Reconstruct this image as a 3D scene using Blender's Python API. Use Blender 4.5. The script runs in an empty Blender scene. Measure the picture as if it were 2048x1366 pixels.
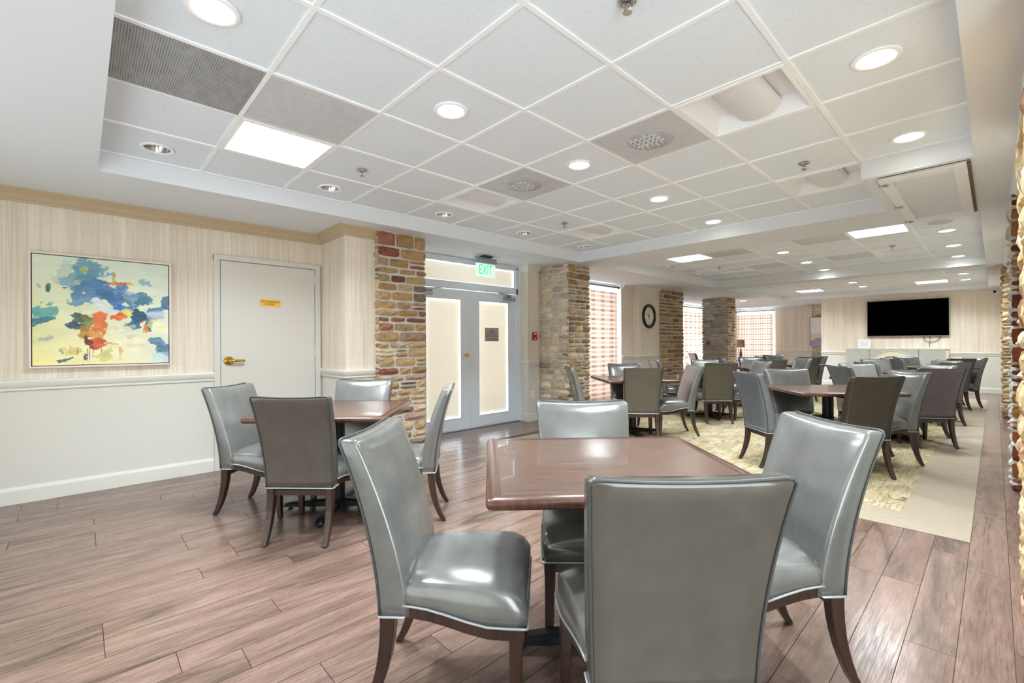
import bpy, bmesh, math, random
import numpy as np
from mathutils import Vector, Matrix
C = bpy.context.scene.collection
SC = bpy.context.scene
PI = math.pi
random.seed(7)

# ------------------------------------------------------------------ camera
YAW, ROLL = 0.813, -0.005
fw = Vector((-math.sin(YAW), math.cos(YAW), 0)); rt = Vector((math.cos(YAW), math.sin(YAW), 0)); up = Vector((0, 0, 1))
r2 = rt*math.cos(ROLL) + up*math.sin(ROLL); u2 = up*math.cos(ROLL) - rt*math.sin(ROLL)
cd = bpy.data.cameras.new('camera'); cam = bpy.data.objects.new('camera', cd); C.objects.link(cam)
cam.matrix_world = Matrix(((r2.x, u2.x, -fw.x, 0), (r2.y, u2.y, -fw.y, 0), (r2.z, u2.z, -fw.z, 1.25), (0, 0, 0, 1)))
cd.sensor_width = 36; cd.lens = 914/2048*36; cd.shift_y = 4/2048; cd.clip_start = 0.02
SC.camera = cam

# ------------------------------------------------------------------ world, lights, exposure
w = bpy.data.worlds.new('world'); SC.world = w; w.use_nodes = True
w.node_tree.nodes['Background'].inputs[0].default_value = (0.78, 0.89, 1.0, 1)
w.node_tree.nodes['Background'].inputs[1].default_value = 3.0
SC.view_settings.view_transform = 'Standard'; SC.view_settings.look = 'None'
SC.view_settings.gamma = 1; SC.view_settings.use_curve_mapping = False
SC.view_settings.exposure = 0.88
SC.cycles.use_denoising = True
SC.cycles.max_bounces = 10; SC.cycles.diffuse_bounces = 7; SC.cycles.glossy_bounces = 4
SC.cycles.transparent_max_bounces = 12; SC.cycles.transmission_bounces = 6
SC.cycles.caustics_reflective = False; SC.cycles.caustics_refractive = False
SC.cycles.sample_clamp_indirect = 6

def area(name, loc, direction, sx, sy, power, col, spread=PI):
    l = bpy.data.lights.new(name, 'AREA'); l.shape = 'RECTANGLE'; l.size = sx; l.size_y = sy
    l.energy = power; l.color = col; l.spread = spread
    o = bpy.data.objects.new(name, l); C.objects.link(o); o.location = loc
    o.rotation_euler = Vector(direction).to_track_quat('-Z', 'Z').to_euler()
    return o
DAY = (0.70, 0.86, 1.0)
area('daylight_door', (-6.1, 4.18, 1.35), (1, 0, 0), 2.3, 2.6, 300, DAY)
area('daylight_curtain_near', (-6.3, 7.25, 1.3), (1, 0, 0), 2.6, 2.4, 46, DAY)
area('daylight_curtain_middle', (-7.6, 14.2, 1.3), (1, 0, 0), 3.0, 2.4, 72, DAY)
area('daylight_curtain_far', (-6.0, 18.9, 1.3), (0, -1, 0), 1.6, 2.4, 44, DAY)
# two added fill lights, unseen behind and beside the camera
area('near_fill_light', (-2.0, -1.2, 1.2), (0, 1, 0.2), 5.0, 2.0, 26, (0.84, 0.95, 1.0))
area('side_fill_light', (1.25, .45, 1.45), (-1, .25, 0.1), 2.9, 1.9, 74, (0.82, 0.94, 1.0))

# ------------------------------------------------------------------ helpers
ROOT_LOC = {}
def wloc(p):
    return ROOT_LOC.get(p.name, Vector((0, 0, 0))) if p else Vector((0, 0, 0))
def obj(name, bm, m, parent=None, world=True, smooth=False, kind=None):
    if isinstance(bm, bpy.types.Mesh):
        me = bm
    else:
        if parent and world: bmesh.ops.translate(bm, vec=-wloc(parent), verts=bm.verts)
        me = bpy.data.meshes.new(name); bm.to_mesh(me); bm.free()
    ms = m if isinstance(m, (list, tuple)) else [m]
    if not me.materials:
        for q in ms: me.materials.append(q)
    if smooth:
        for p in me.polygons: p.use_smooth = True
    o = bpy.data.objects.new(name, me); C.objects.link(o)
    if parent:
        o.parent = parent; ROOT_LOC[o.name] = wloc(parent)
    if kind: o['kind'] = kind
    return o
def empty(name, loc=(0, 0, 0), rz=0, label=None, cat=None, group=None, kind=None):
    o = bpy.data.objects.new(name, None); C.objects.link(o); o.location = loc; o.rotation_euler = (0, 0, rz)
    o.empty_display_size = .1
    ROOT_LOC[o.name] = Vector(loc)
    return tag(o, label, cat, group, kind)
def tag(o, label=None, cat=None, group=None, kind=None):
    if label: o['label'] = label
    if cat: o['category'] = cat
    if group: o['group'] = group
    if kind: o['kind'] = kind
    return o
def B(): return bmesh.new()
def box(bm, a, b, bev=0, mi=0):
    vs = [bm.verts.new((x, y, z)) for x in (a[0], b[0]) for y in (a[1], b[1]) for z in (a[2], b[2])]
    fs = [(0, 1, 3, 2), (4, 6, 7, 5), (0, 4, 5, 1), (2, 3, 7, 6), (0, 2, 6, 4), (1, 5, 7, 3)]
    out = [bm.faces.new([vs[i] for i in f]) for f in fs]
    for f in out: f.material_index = mi
    if a[0] > b[0] or a[1] > b[1] or a[2] > b[2]: bmesh.ops.recalc_face_normals(bm, faces=out)
    if bev:
        es = list({e for f in out for e in f.edges})
        bmesh.ops.bevel(bm, geom=es, offset=bev, segments=2, profile=.5, affect='EDGES')
    return bm
def bx(a, b, bev=0):
    lo = [min(p, q) for p, q in zip(a, b)]; hi = [max(p, q) for p, q in zip(a, b)]
    return box(B(), lo, hi, bev)
def tube(bm, pts, rad, n=8, caps=True):
    pts = [Vector(p) for p in pts]; rings = []
    rads = rad if isinstance(rad, (list, tuple)) else [rad]*len(pts)
    prev = None
    for i, p in enumerate(pts):
        d = (pts[min(i+1, len(pts)-1)] - pts[max(i-1, 0)]).normalized()
        ref = prev if prev is not None else (Vector((0, 0, 1)) if abs(d.z) < .9 else Vector((1, 0, 0)))
        a = (ref - d*ref.dot(d)).normalized(); b = d.cross(a); prev = a
        rings.append([bm.verts.new(p + (a*math.cos(t*2*PI/n) + b*math.sin(t*2*PI/n))*rads[i]) for t in range(n)])
    for i in range(len(rings)-1):
        for k in range(n):
            bm.faces.new((rings[i][k], rings[i][(k+1) % n], rings[i+1][(k+1) % n], rings[i+1][k]))
    if caps:
        bm.faces.new(rings[0][::-1]); bm.faces.new(rings[-1])
    return bm
def lathe(bm, prof, c=(0, 0, 0), n=24, axis='z', caps=True):
    rings = []
    for r, h in prof:
        ring = []
        for k in range(n):
            t = 2*PI*k/n
            if axis == 'z': v = (c[0]+r*math.cos(t), c[1]+r*math.sin(t), c[2]+h)
            elif axis == 'x': v = (c[0]+h, c[1]+r*math.cos(t), c[2]+r*math.sin(t))
            else: v = (c[0]+r*math.cos(t), c[1]+h, c[2]+r*math.sin(t))
            ring.append(bm.verts.new(v))
        rings.append(ring)
    for i in range(len(rings)-1):
        for k in range(n):
            bm.faces.new((rings[i][k], rings[i][(k+1) % n], rings[i+1][(k+1) % n], rings[i+1][k]))
    if caps:
        bm.faces.new(rings[0][::-1]); bm.faces.new(rings[-1])
    bmesh.ops.recalc_face_normals(bm, faces=bm.faces)
    return bm
def extrude_path(path, prof, side=1):
    """path: xy polyline; prof: (outward, z) points; mitred corners. side +1: outward lies left of travel."""
    bm = B(); P = [Vector((p[0], p[1])) for p in path]; rings = []
    for i, p in enumerate(P):
        ns = []
        if i > 0: d = (P[i]-P[i-1]).normalized(); ns.append(Vector((-d.y, d.x))*side)
        if i < len(P)-1: d = (P[i+1]-P[i]).normalized(); ns.append(Vector((-d.y, d.x))*side)
        if len(ns) == 2:
            m = ns[0]+ns[1]; m = m/(m.length**2)*2 if m.length > .1 else ns[0]
            m = m*1.0
        else: m = ns[0]
        rings.append([bm.verts.new((p.x+m.x*o, p.y+m.y*o, z)) for o, z in prof])
    k = len(prof)
    for i in range(len(rings)-1):
        for j in range(k):
            bm.faces.new((rings[i][j], rings[i][(j+1) % k], rings[i+1][(j+1) % k], rings[i+1][j]))
    bm.faces.new(rings[0]); bm.faces.new(rings[-1][::-1])
    bmesh.ops.recalc_face_normals(bm, faces=bm.faces)
    return bm
def copy_tree(o, parent=None):
    c = o.copy(); C.objects.link(c)
    if parent: c.parent = parent
    for ch in list(o.children): copy_tree(ch, c)
    return c
def text(name, s, size, loc, rot, m, parent, align='CENTER', ext=.0006, sx=1.0):
    cu = bpy.data.curves.new(name, 'FONT'); cu.body = s; cu.size = size; cu.align_x = align; cu.align_y = 'CENTER'; cu.extrude = ext
    t = bpy.data.objects.new('tmp', cu); C.objects.link(t)
    dg = bpy.context.evaluated_depsgraph_get(); me = bpy.data.meshes.new_from_object(t.evaluated_get(dg))
    bpy.data.objects.remove(t); me.materials.clear(); me.materials.append(m)
    mt = Matrix.Translation(Vector(loc)-wloc(parent)) @ Matrix(rot).to_4x4() @ Matrix.Diagonal((sx, 1, 1, 1))
    me.transform(mt)
    o = bpy.data.objects.new(name, me); C.objects.link(o); o.parent = parent
    return o
ROT_PX = ((0, 0, 1), (1, 0, 0), (0, 1, 0))       # lettering that reads on a wall facing +x
ROT_MY = ((1, 0, 0), (0, 0, -1), (0, 1, 0))      # lettering that reads on a wall facing -y

# ------------------------------------------------------------------ materials
def srgb(r, g, b):
    f = lambda c: (c/255/12.92) if c/255 <= .04045 else ((c/255+.055)/1.055)**2.4
    return (f(r), f(g), f(b), 1)
class M:
    def __init__(s, name, col=(128, 128, 128), rough=.5, metal=0, spec=.5, coat=0, emis=None, es=0):
        s.m = bpy.data.materials.new(name); s.m.use_nodes = True; s.t = s.m.node_tree; s.p = s.t.nodes['Principled BSDF']
        s.p.inputs['Base Color'].default_value = srgb(*col); s.p.inputs['Roughness'].default_value = rough
        s.p.inputs['Metallic'].default_value = metal; s.p.inputs['Specular IOR Level'].default_value = spec
        s.p.inputs['Coat Weight'].default_value = coat
        if emis:
            s.p.inputs['Emission Color'].default_value = srgb(*emis); s.p.inputs['Emission Strength'].default_value = es
    def n(s, t, **k):
        x = s.t.nodes.new(t)
        for a, b in k.items():
            if a.startswith('i_'):
                key = a[2:].replace('_', ' ')
                x.inputs[int(key) if key.isdigit() else key].default_value = b
            else: setattr(x, a, b)
        return x
    def l(s, a, b): s.t.links.new(a, b)
    def coords(s, kind='Object', scale=(1, 1, 1), world=False):
        mp = s.n('ShaderNodeMapping'); mp.inputs['Scale'].default_value = scale
        if world: g = s.n('ShaderNodeNewGeometry'); s.l(g.outputs['Position'], mp.inputs[0])
        else: tc = s.n('ShaderNodeTexCoord'); s.l(tc.outputs[kind], mp.inputs[0])
        return mp.outputs[0]
    def ramp(s, src, stops):
        r = s.n('ShaderNodeValToRGB'); e = r.color_ramp.elements
        while len(e) < len(stops): e.new(.5)
        for x, (p, c) in zip(e, stops): x.position = p; x.color = srgb(*c) if len(c) == 3 else c
        s.l(src, r.inputs[0]); return r.outputs[0]
    def mix(s, f, a, b, mode='MIX'):
        x = s.n('ShaderNodeMix', data_type='RGBA', blend_type=mode)
        for v, i in ((f, 0), (a, 6), (b, 7)):
            if hasattr(v, 'is_linked') or hasattr(v, 'links'): s.l(v, x.inputs[i])
            else: x.inputs[i].default_value = v
        return x.outputs[2]
    def noise(s, vec, scale, detail=4, rough=.55, dist=0):
        x = s.n('ShaderNodeTexNoise'); x.inputs['Scale'].default_value = scale; x.inputs['Detail'].default_value = detail
        x.inputs['Roughness'].default_value = rough; x.inputs['Distortion'].default_value = dist
        s.l(vec, x.inputs['Vector']); return x.outputs['Fac']
    def bump(s, h, strength=.3, dist=.01):
        x = s.n('ShaderNodeBump'); x.inputs['Strength'].default_value = strength; x.inputs['Distance'].default_value = dist
        s.l(h, x.inputs['Height']); s.l(x.outputs[0], s.p.inputs['Normal']); return x
    def col(s, v): s.l(v, s.p.inputs['Base Color'])
def math_(s, op, a, b=None):
    x = s.n('ShaderNodeMath', operation=op)
    for i, v in enumerate((a, b)):
        if v is None: continue
        if hasattr(v, 'links'): s.l(v, x.inputs[i])
        else: x.inputs[i].default_value = v
    return x.outputs[0]
def plain(name, col, rough=.5, metal=0, **k): return M(name, col, rough, metal, **k).m

white_paint = plain('white_paint', (238, 240, 242), .6)
trim_paint = plain('trim_paint', (218, 215, 205), .45)
shaded_crown_paint = plain('shaded_crown_paint', (190, 170, 138), .5)  # trim paint darkened to tan, painting in the shade under the soffit
door_paint = plain('door_paint', (210, 205, 196), .4)
frame_paint = plain('frame_paint', (206, 205, 198), .4)
alu_paint = plain('alu_paint', (220, 228, 236), .4)
black_metal = plain('black_metal', (26, 27, 30), .38, .4)
chrome = plain('chrome', (190, 190, 192), .18, 1)
steel = plain('steel', (170, 175, 182), .35, .9)
brass = plain('brass', (222, 175, 80), .22, 1)
dark = plain('dark', (14, 14, 15), .6)
ink = plain('ink', (40, 34, 22), .6)
bar_paint = plain('bar_paint', (250, 251, 252), .4)
mortar = plain('mortar', (198, 194, 184), .95)
bulb_glow = M('bulb_glow', (255, 255, 255), .5, emis=(255, 250, 238), es=9).m
panel_glow = M('panel_glow', (255, 255, 255), .5, emis=(255, 252, 246), es=5).m
red_plastic = plain('red_plastic', (176, 24, 44), .35)
white_plastic = plain('white_plastic', (232, 232, 230), .35)
tv_black = plain('tv_black', (1, 1, 1), .9, spec=0)
rust = plain('rust', (120, 92, 62), .8)

# soft wall: linen-like paper above the chair rail, plain paint below
x = M('wall_paper'); v = x.coords(world=True, scale=(90, 90, 1.3)); n1 = x.noise(v, 1.0, 3, .6)
v2 = x.coords(world=True, scale=(11, 11, .25)); n2 = x.noise(v2, 1.0, 3, .6)
v3 = x.coords(world=True, scale=(5, 5, 260)); n3 = x.noise(v3, 1.0, 2)
c1 = x.ramp(n1, [(.3, (220, 209, 192)), (.55, (233, 224, 210)), (.75, (242, 235, 224))])
c2 = x.ramp(n2, [(.35, (241, 237, 230)), (.65, (255, 255, 255))]); c3 = x.ramp(n3, [(.3, (246, 245, 243)), (.7, (255, 255, 255))])
cc = x.mix(1.0, x.mix(1.0, c1, c2, 'MULTIPLY'), c3, 'MULTIPLY')
g = x.n('ShaderNodeNewGeometry'); sp = x.n('ShaderNodeSeparateXYZ'); x.l(g.outputs['Position'], sp.inputs[0])
up_ = math_(x, 'GREATER_THAN', sp.outputs[2], .93)
x.col(x.mix(up_, srgb(212, 208, 198), cc)); x.p.inputs['Roughness'].default_value = .75
x.bump(n1, .08, .003); wall_paper = x.m

# ceiling board with pin holes
x = M('ceiling_board', rough=.9); v = x.coords(world=True)
vo = x.n('ShaderNodeTexVoronoi'); vo.inputs['Scale'].default_value = 120; x.l(v, vo.inputs['Vector'])
nz = x.noise(v, 30, 2); hole = math_(x, 'LESS_THAN', vo.outputs['Distance'], .16)
keep = math_(x, 'GREATER_THAN', nz, .52); hh = math_(x, 'MULTIPLY', hole, keep)
x.col(x.mix(hh, srgb(231, 239, 246), srgb(150, 158, 154))); ceiling_board = x.m
soffit_paint = plain('soffit_paint', (226, 230, 235), .8)

# perforated grille sheet
def grille_mat(name, base, hole, dust):
    x = M(name, base, .5, .2); v = x.coords(scale=(95, 95, 95))
    sp = x.n('ShaderNodeSeparateXYZ'); x.l(v, sp.inputs[0])
    def cell(o):
        f = math_(x, 'FRACT', o); f = math_(x, 'SUBTRACT', f, .5); return math_(x, 'MULTIPLY', f, f)
    d = math_(x, 'ADD', cell(sp.outputs[0]), cell(sp.outputs[1])); h = math_(x, 'LESS_THAN', d, .1)
    nn = x.noise(x.coords(scale=(3, 7, 3)), 2.2, 7, .7)
    fac = x.ramp(nn, [(.42, (0, 0, 0)), (.72, (255, 255, 255))])
    hc = x.mix(fac, srgb(*hole), srgb(*dust))
    x.col(x.mix(h, srgb(*base), hc)); return x.m
grille_dark = grille_mat('grille_dark', (176, 178, 180), (66, 66, 68), (176, 176, 176))
grille_light = grille_mat('grille_light', (222, 224, 228), (160, 163, 168), (214, 216, 220))

# vinyl wood plank
def wood_floor(name, tone, wide):
    x = M(name, rough=.42); v0 = x.coords(world=True)
    oi = x.n('ShaderNodeObjectInfo'); ad = x.n('ShaderNodeVectorMath', operation='ADD'); x.l(v0, ad.inputs[0])
    cb = x.n('ShaderNodeCombineXYZ'); m7 = math_(x, 'MULTIPLY', oi.outputs['Random'], 37.0)
    x.l(m7, cb.inputs[0]); x.l(m7, cb.inputs[1]); x.l(cb.outputs[0], ad.inputs[1])
    def mp(sc):
        q = x.n('ShaderNodeMapping'); q.inputs['Scale'].default_value = sc; x.l(ad.outputs[0], q.inputs[0]); return q.outputs[0]
    big = x.noise(mp((7, .9, 1)), 1.0, 4, .6, 1.2)
    fine = x.noise(mp((130, 6, 1)), 1.0, 4, .65)
    ring = x.noise(mp((26, 2.4, 1)), 1.0, 3, .5, 2.6)
    rg = math_(x, 'FRACT', math_(x, 'MULTIPLY', ring, 7.0))
    c = x.ramp(big, [(.28, tuple(int(a*.62) for a in tone)), (.45, tuple(int(a*.88) for a in tone)), (.6, tone), (.8, tuple(min(255, int(a*1.1)) for a in tone))])
    c = x.mix(.75, c, x.ramp(fine, [(.3, (168, 156, 148)), (.6, (255, 255, 255))]), 'MULTIPLY')
    c = x.mix(.35, c, x.ramp(rg, [(0, (176, 160, 150)), (.4, (255, 255, 255)), (1, (205, 195, 188))]), 'MULTIPLY')
    x.col(c); x.bump(fine, .04, .001)
    x.l(x.ramp(fine, [(.3, (150, 150, 150)), (.7, (112, 112, 112))]), x.p.inputs['Roughness'])
    return x.m
plank_mat = wood_floor('plank_vinyl', (138, 113, 101), True)
joint_mat = plain('joint', (92, 70, 60), .8)

# carpets
x = M('carpet_border', rough=.95, spec=.1); v = x.coords(world=True, scale=(14, 220, 1)); nn = x.noise(v, 1.0, 3)
x.col(x.ramp(nn, [(.3, (138, 126, 108)), (.7, (162, 150, 132))])); x.bump(nn, .3, .003); carpet_border = x.m
x = M('carpet_field', rough=.95, spec=.1); v = x.coords(world=True, scale=(42, 4, 1)); st = x.noise(v, 1.0, 3, .6)
v2 = x.coords(world=True, scale=(3.5, 1.4, 1)); pl = x.noise(v2, 1.2, 3, .5, .8)
band = x.ramp(pl, [(.36, (160, 146, 114)), (.5, (172, 160, 132)), (.64, (180, 171, 150))])
c = x.mix(.6, band, x.ramp(st, [(.38, (204, 188, 146)), (.6, (255, 255, 255))]), 'MULTIPLY')
v3 = x.coords(world=True, scale=(2, 2, 2)); ln = x.noise(v3, 1.5, 1.5, .45, 1.0)
d_ = math_(x, 'ABSOLUTE', math_(x, 'SUBTRACT', math_(x, 'FRACT', math_(x, 'MULTIPLY', ln, 11.0)), .5))
line = math_(x, 'LESS_THAN', d_, .07)
n4 = math_(x, 'GREATER_THAN', x.noise(v3, 4.0, 1), .44)
lf = math_(x, 'MULTIPLY', math_(x, 'MULTIPLY', line, n4), .8)
x.col(x.mix(lf, c, srgb(96, 82, 62))); x.bump(st, .3, .003); carpet_field = x.m

# upholstery
x = M('vinyl_leather', rough=.45, metal=.4, spec=.5); oi = x.n('ShaderNodeObjectInfo')
nn = x.noise(x.coords(), 9, 4, .6); gr = x.noise(x.coords(), 240, 2)
c = x.mix(1.0, oi.outputs['Color'], x.ramp(nn, [(.3, (234, 233, 231)), (.7, (255, 255, 255))]), 'MULTIPLY')
x.col(c); x.bump(gr, .12, .0015)
x.l(x.ramp(nn, [(.3, (114, 114, 114)), (.7, (138, 138, 138))]), x.p.inputs['Roughness']); vinyl = x.m
piping_mat = plain('piping', (66, 68, 67), .45)
silver_piping = plain('silver_piping', (176, 182, 184), .3, .3)

def dark_wood(name, a, b, rough):
    x = M(name, rough=rough, coat=.35); nn = x.noise(x.coords(scale=(60, 60, 4)), 1.0, 4, .6)
    x.col(x.ramp(nn, [(.3, a), (.7, b)])); x.p.inputs['Coat Roughness'].default_value = .15; return x.m
leg_wood = dark_wood('leg_wood', (32, 18, 13), (62, 37, 26), .4)
edge_wood = dark_wood('edge_wood', (56, 32, 23), (94, 58, 42), .28)
x = M('table_laminate', rough=.27, coat=.2); nn = x.noise(x.coords(scale=(6, 90, 1)), 1.0, 5, .6, .5)
x.col(x.ramp(nn, [(.3, (74, 53, 44)), (.7, (101, 77, 64))])); laminate = x.m

# stone, tinted per object
x = M('ledge_stone', rough=.88, spec=.25); oi = x.n('ShaderNodeObjectInfo')
v = x.coords(); n1 = x.noise(v, 14, 5, .65); n2 = x.noise(v, 55, 4, .6)
c = x.mix(.9, oi.outputs['Color'], x.ramp(n1, [(.28, (186, 168, 154)), (.5, (240, 235, 228)), (.75, (255, 255, 255))]), 'MULTIPLY')
c = x.mix(.35, c, x.ramp(n2, [(.3, (170, 160, 150)), (.7, (255, 255, 255))]), 'MULTIPLY')
x.col(c); x.bump(n1, .5, .012); stone_mat = x.m

# translucent cloths
def cloth(name, build, trans=.55):
    x = M(name, rough=.9, spec=.05); c = build(x) if callable(build) else None
    tr = x.n('ShaderNodeBsdfTranslucent'); mx = x.n('ShaderNodeMixShader'); mx.inputs[0].default_value = trans
    if c is not None: x.col(c); x.l(c, tr.inputs[0])
    else: x.p.inputs['Base Color'].default_value = srgb(*build); tr.inputs[0].default_value = srgb(*build)
    out = [n for n in x.t.nodes if n.type == 'OUTPUT_MATERIAL'][0]
    x.l(x.p.outputs[0], mx.inputs[1]); x.l(tr.outputs[0], mx.inputs[2]); x.l(mx.outputs[0], out.inputs[0]); return x.m
def plaid(x):
    uv = x.n('ShaderNodeUVMap'); sp = x.n('ShaderNodeSeparateXYZ'); x.l(uv.outputs[0], sp.inputs[0])
    def band(o, per, w):
        f = math_(x, 'FRACT', math_(x, 'DIVIDE', o, per)); return math_(x, 'LESS_THAN', f, w)
    h1 = band(sp.outputs[1], .19, .24); h2 = band(math_(x, 'ADD', sp.outputs[1], .095), .19, .24)
    v1 = band(sp.outputs[0], .15, .42)
    c = x.mix(math_(x, 'MULTIPLY', v1, .3), srgb(234, 206, 186), srgb(200, 160, 138))
    hm = math_(x, 'ADD', math_(x, 'MULTIPLY', h1, .75), math_(x, 'MULTIPLY', h2, .45))
    hm = math_(x, 'MULTIPLY', hm, math_(x, 'ADD', math_(x, 'MULTIPLY', v1, .5), .5))
    return x.mix(hm, c, srgb(120, 90, 76))
plaid_cloth = cloth('plaid_cloth', plaid, .34)
header_cloth = cloth('header_cloth', (232, 232, 236), .55)
blind_cloth = cloth('blind_cloth', (238, 230, 217), .15)
shade_cloth = cloth('shade_cloth', (150, 118, 92), .3)
x = M('pane_glass'); tr = x.n('ShaderNodeBsdfTransparent'); gl = x.n('ShaderNodeBsdfGlossy'); gl.inputs['Roughness'].default_value = .02
mx = x.n('ShaderNodeMixShader'); mx.inputs[0].default_value = .08; x.l(tr.outputs[0], mx.inputs[1]); x.l(gl.outputs[0], mx.inputs[2])
out = [n for n in x.t.nodes if n.type == 'OUTPUT_MATERIAL'][0]; x.l(mx.outputs[0], out.inputs[0]); glass = x.m

# ------------------------------------------------------------------ floor
ZC, ZS = 2.636, 2.494                      # tile ceiling, soffit
T = .6096; GX, GY = -3.7498, 1.3180
floor = empty('floor', (0, 0, 0), kind='structure')
obj('subfloor', bx((-7.2, -1.5, -.12), (1.6, 18.4, -.006)), joint_mat, floor)
PW, PL, JG = .156, 1.22, .0014
plank_cache = {}
def plank(x0, x1, y0, y1):
    k = (round(x1-x0, 3), round(y1-y0, 3))
    if k not in plank_cache:
        bm = box(B(), (-k[0]/2+JG, -k[1]/2+JG, -.006), (k[0]/2-JG, k[1]/2-JG, 0))
        me = bpy.data.meshes.new('plank'); bm.to_mesh(me); bm.free(); me.materials.append(plank_mat); plank_cache[k] = me
    o = bpy.data.objects.new('plank', plank_cache[k]); C.objects.link(o); o.parent = floor; o.location = ((x0+x1)/2, (y0+y1)/2, 0)
rnd = random.Random(3)
xe = -.11; i = 0; cols = []
while xe > -5.34: cols.append((xe-PW, xe)); xe -= PW
far_x = []
for (a, b) in cols:
    a = max(a, -5.34); off = rnd.choice([0, .2, .41, .61, .81, 1.02])
    y = -1.35 + off - PL if off else -1.35
    end = 4.0 if b > -4.36 else 5.44
    while y < end - .02:
        y0 = max(y, -1.35); y1 = min(y+PL, end)
        if y1 - y0 > .05: plank(a, b, y0, y1)
        y += PL
for a, b, st in ((-.11, .05, -1.0), (.05, .206, -.6)):
    y = st-.35
    while y < 15.7:
        plank(a, b, y, min(y+PL, 15.8)); y += PL
# rest of the vinyl, too far off or hidden to tell its boards apart
bm = B(); box(bm, (.206, -1.35, -.006), (1.4, 15.8, 0)); box(bm, (-5.34-.3, 5.44, -.006), (-4.36, 18.2, 0)); box(bm, (-6.9, 6.0, -.006), (-5.64, 18.2, 0))
box(bm, (-4.36, 14.0, -.006), (-.11, 18.2, 0)); box(bm, (-5.64, 2.9, -.006), (-5.34, 5.44, 0))
obj('far_vinyl', bm, plank_mat, floor)
bm = B()
box(bm, (-4.36, 4.0, -.006), (-.11, 4.37, .004)); box(bm, (-.48, 4.37, -.006), (-.11, 14.0, .004)); box(bm, (-4.36, 4.37, -.006), (-4.0, 14.0, .004)); box(bm, (-4.0, 13.6, -.006), (-.48, 14.0, .004))
obj('carpet_border', bm, carpet_border, floor)
obj('patterned_carpet', bx((-4.0, 4.37, -.006), (-.48, 13.6, .005)), carpet_field, floor)

# ------------------------------------------------------------------ ceiling: soffits with three coffers
ceiling = empty('ceiling', (0, 0, ZS), kind='structure')
TX0, TX1 = -4.375, -.095
TR = [(.099, 5.585), (6.35, 10.617), (11.04, 15.307)]
bm = B()
box(bm, (-7.2, -1.5, ZS), (TX0, 18.4, 2.75)); box(bm, (TX1, -1.5, ZS), (1.6, 18.4, 2.75))
ys = [-1.5] + [q for t in TR for q in t] + [18.4]
for k in range(0, len(ys), 2): box(bm, (TX0, ys[k], ZS), (TX1, ys[k+1], 2.75))
box(bm, (GX+5*T, GY+5*T, ZS), (TX1, TR[0][1], 2.75))
obj('soffit', bm, soffit_paint, ceiling)
obj('plenum_lid', bx((-7.2, -1.5, 2.85), (1.6, 18.4, 2.9)), white_paint, ceiling)
BW = .024
fixtures = {}                                # (bay, i, j) cells taken by a fixture
def cell(x, y):
    for t, (y0, y1) in enumerate(TR):
        if y0 <= y <= y1:
            gy = {0: GY, 1: 6.35, 2: 11.04}[t]
            return t, math.floor((x-GX)/T), math.floor((y-gy)/T)
def cell_rect(c):
    t, i, j = c; gy = {0: GY, 1: 6.35, 2: 11.04}[t]
    return GX+i*T, gy+j*T, GX+(i+1)*T, gy+(j+1)*T
LIT = [(-3.45, 1.0), (-3.45, 7.2), (-1.0, 7.2), (-3.45, 14.4), (-1.0, 14.4)]
UNLIT = [(-1.0, 2.85), (-3.45, 2.85), (-1.0, 4.68), (-3.45, 4.68), (-1.0, 9.1), (-3.45, 9.1)]
GRD = [(-2.84, .4)]; GRL = [(-2.84, 1.0), (-1.6, 7.2), (-2.84, 7.2), (-1.6, 9.1), (-2.84, 9.1)]; DIF = [(-1.6, 2.85), (-2.84, 2.85)]
taken = {cell(*p) for p in LIT+UNLIT+GRD+GRL+DIF}
tile_me = None
def holed_tile():
    bm = B(); n = 32; h = T/2-.005; r_ = .076; I = []; O = []
    for k in range(n):
        a = 2*PI*k/n; c_, s_ = math.cos(a), math.sin(a); m_ = h/max(abs(c_), abs(s_))
        I.append([bm.verts.new((r_*c_, r_*s_, z)) for z in (0, .016)]); O.append([bm.verts.new((m_*c_, m_*s_, z)) for z in (0, .016)])
    for k in range(n):
        j = (k+1) % n
        for z in (0, 1): bm.faces.new((I[k][z], I[j][z], O[j][z], O[k][z]))
        bm.faces.new((I[k][0], I[j][0], I[j][1], I[k][1])); bm.faces.new((O[k][0], O[j][0], O[j][1], O[k][1]))
    bmesh.ops.recalc_face_normals(bm, faces=bm.faces)
    me = bpy.data.meshes.new('ceiling_tile'); bm.to_mesh(me); bm.free(); me.materials.append(ceiling_board); return me
holed_me = holed_tile()
UNLIT_DL = [(-4.055, y) for y in (.439, 1.621, 2.823, 4.029, 5.254, 7.9, 9.2)]
holed = {cell(*p) for p in UNLIT_DL}
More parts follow.
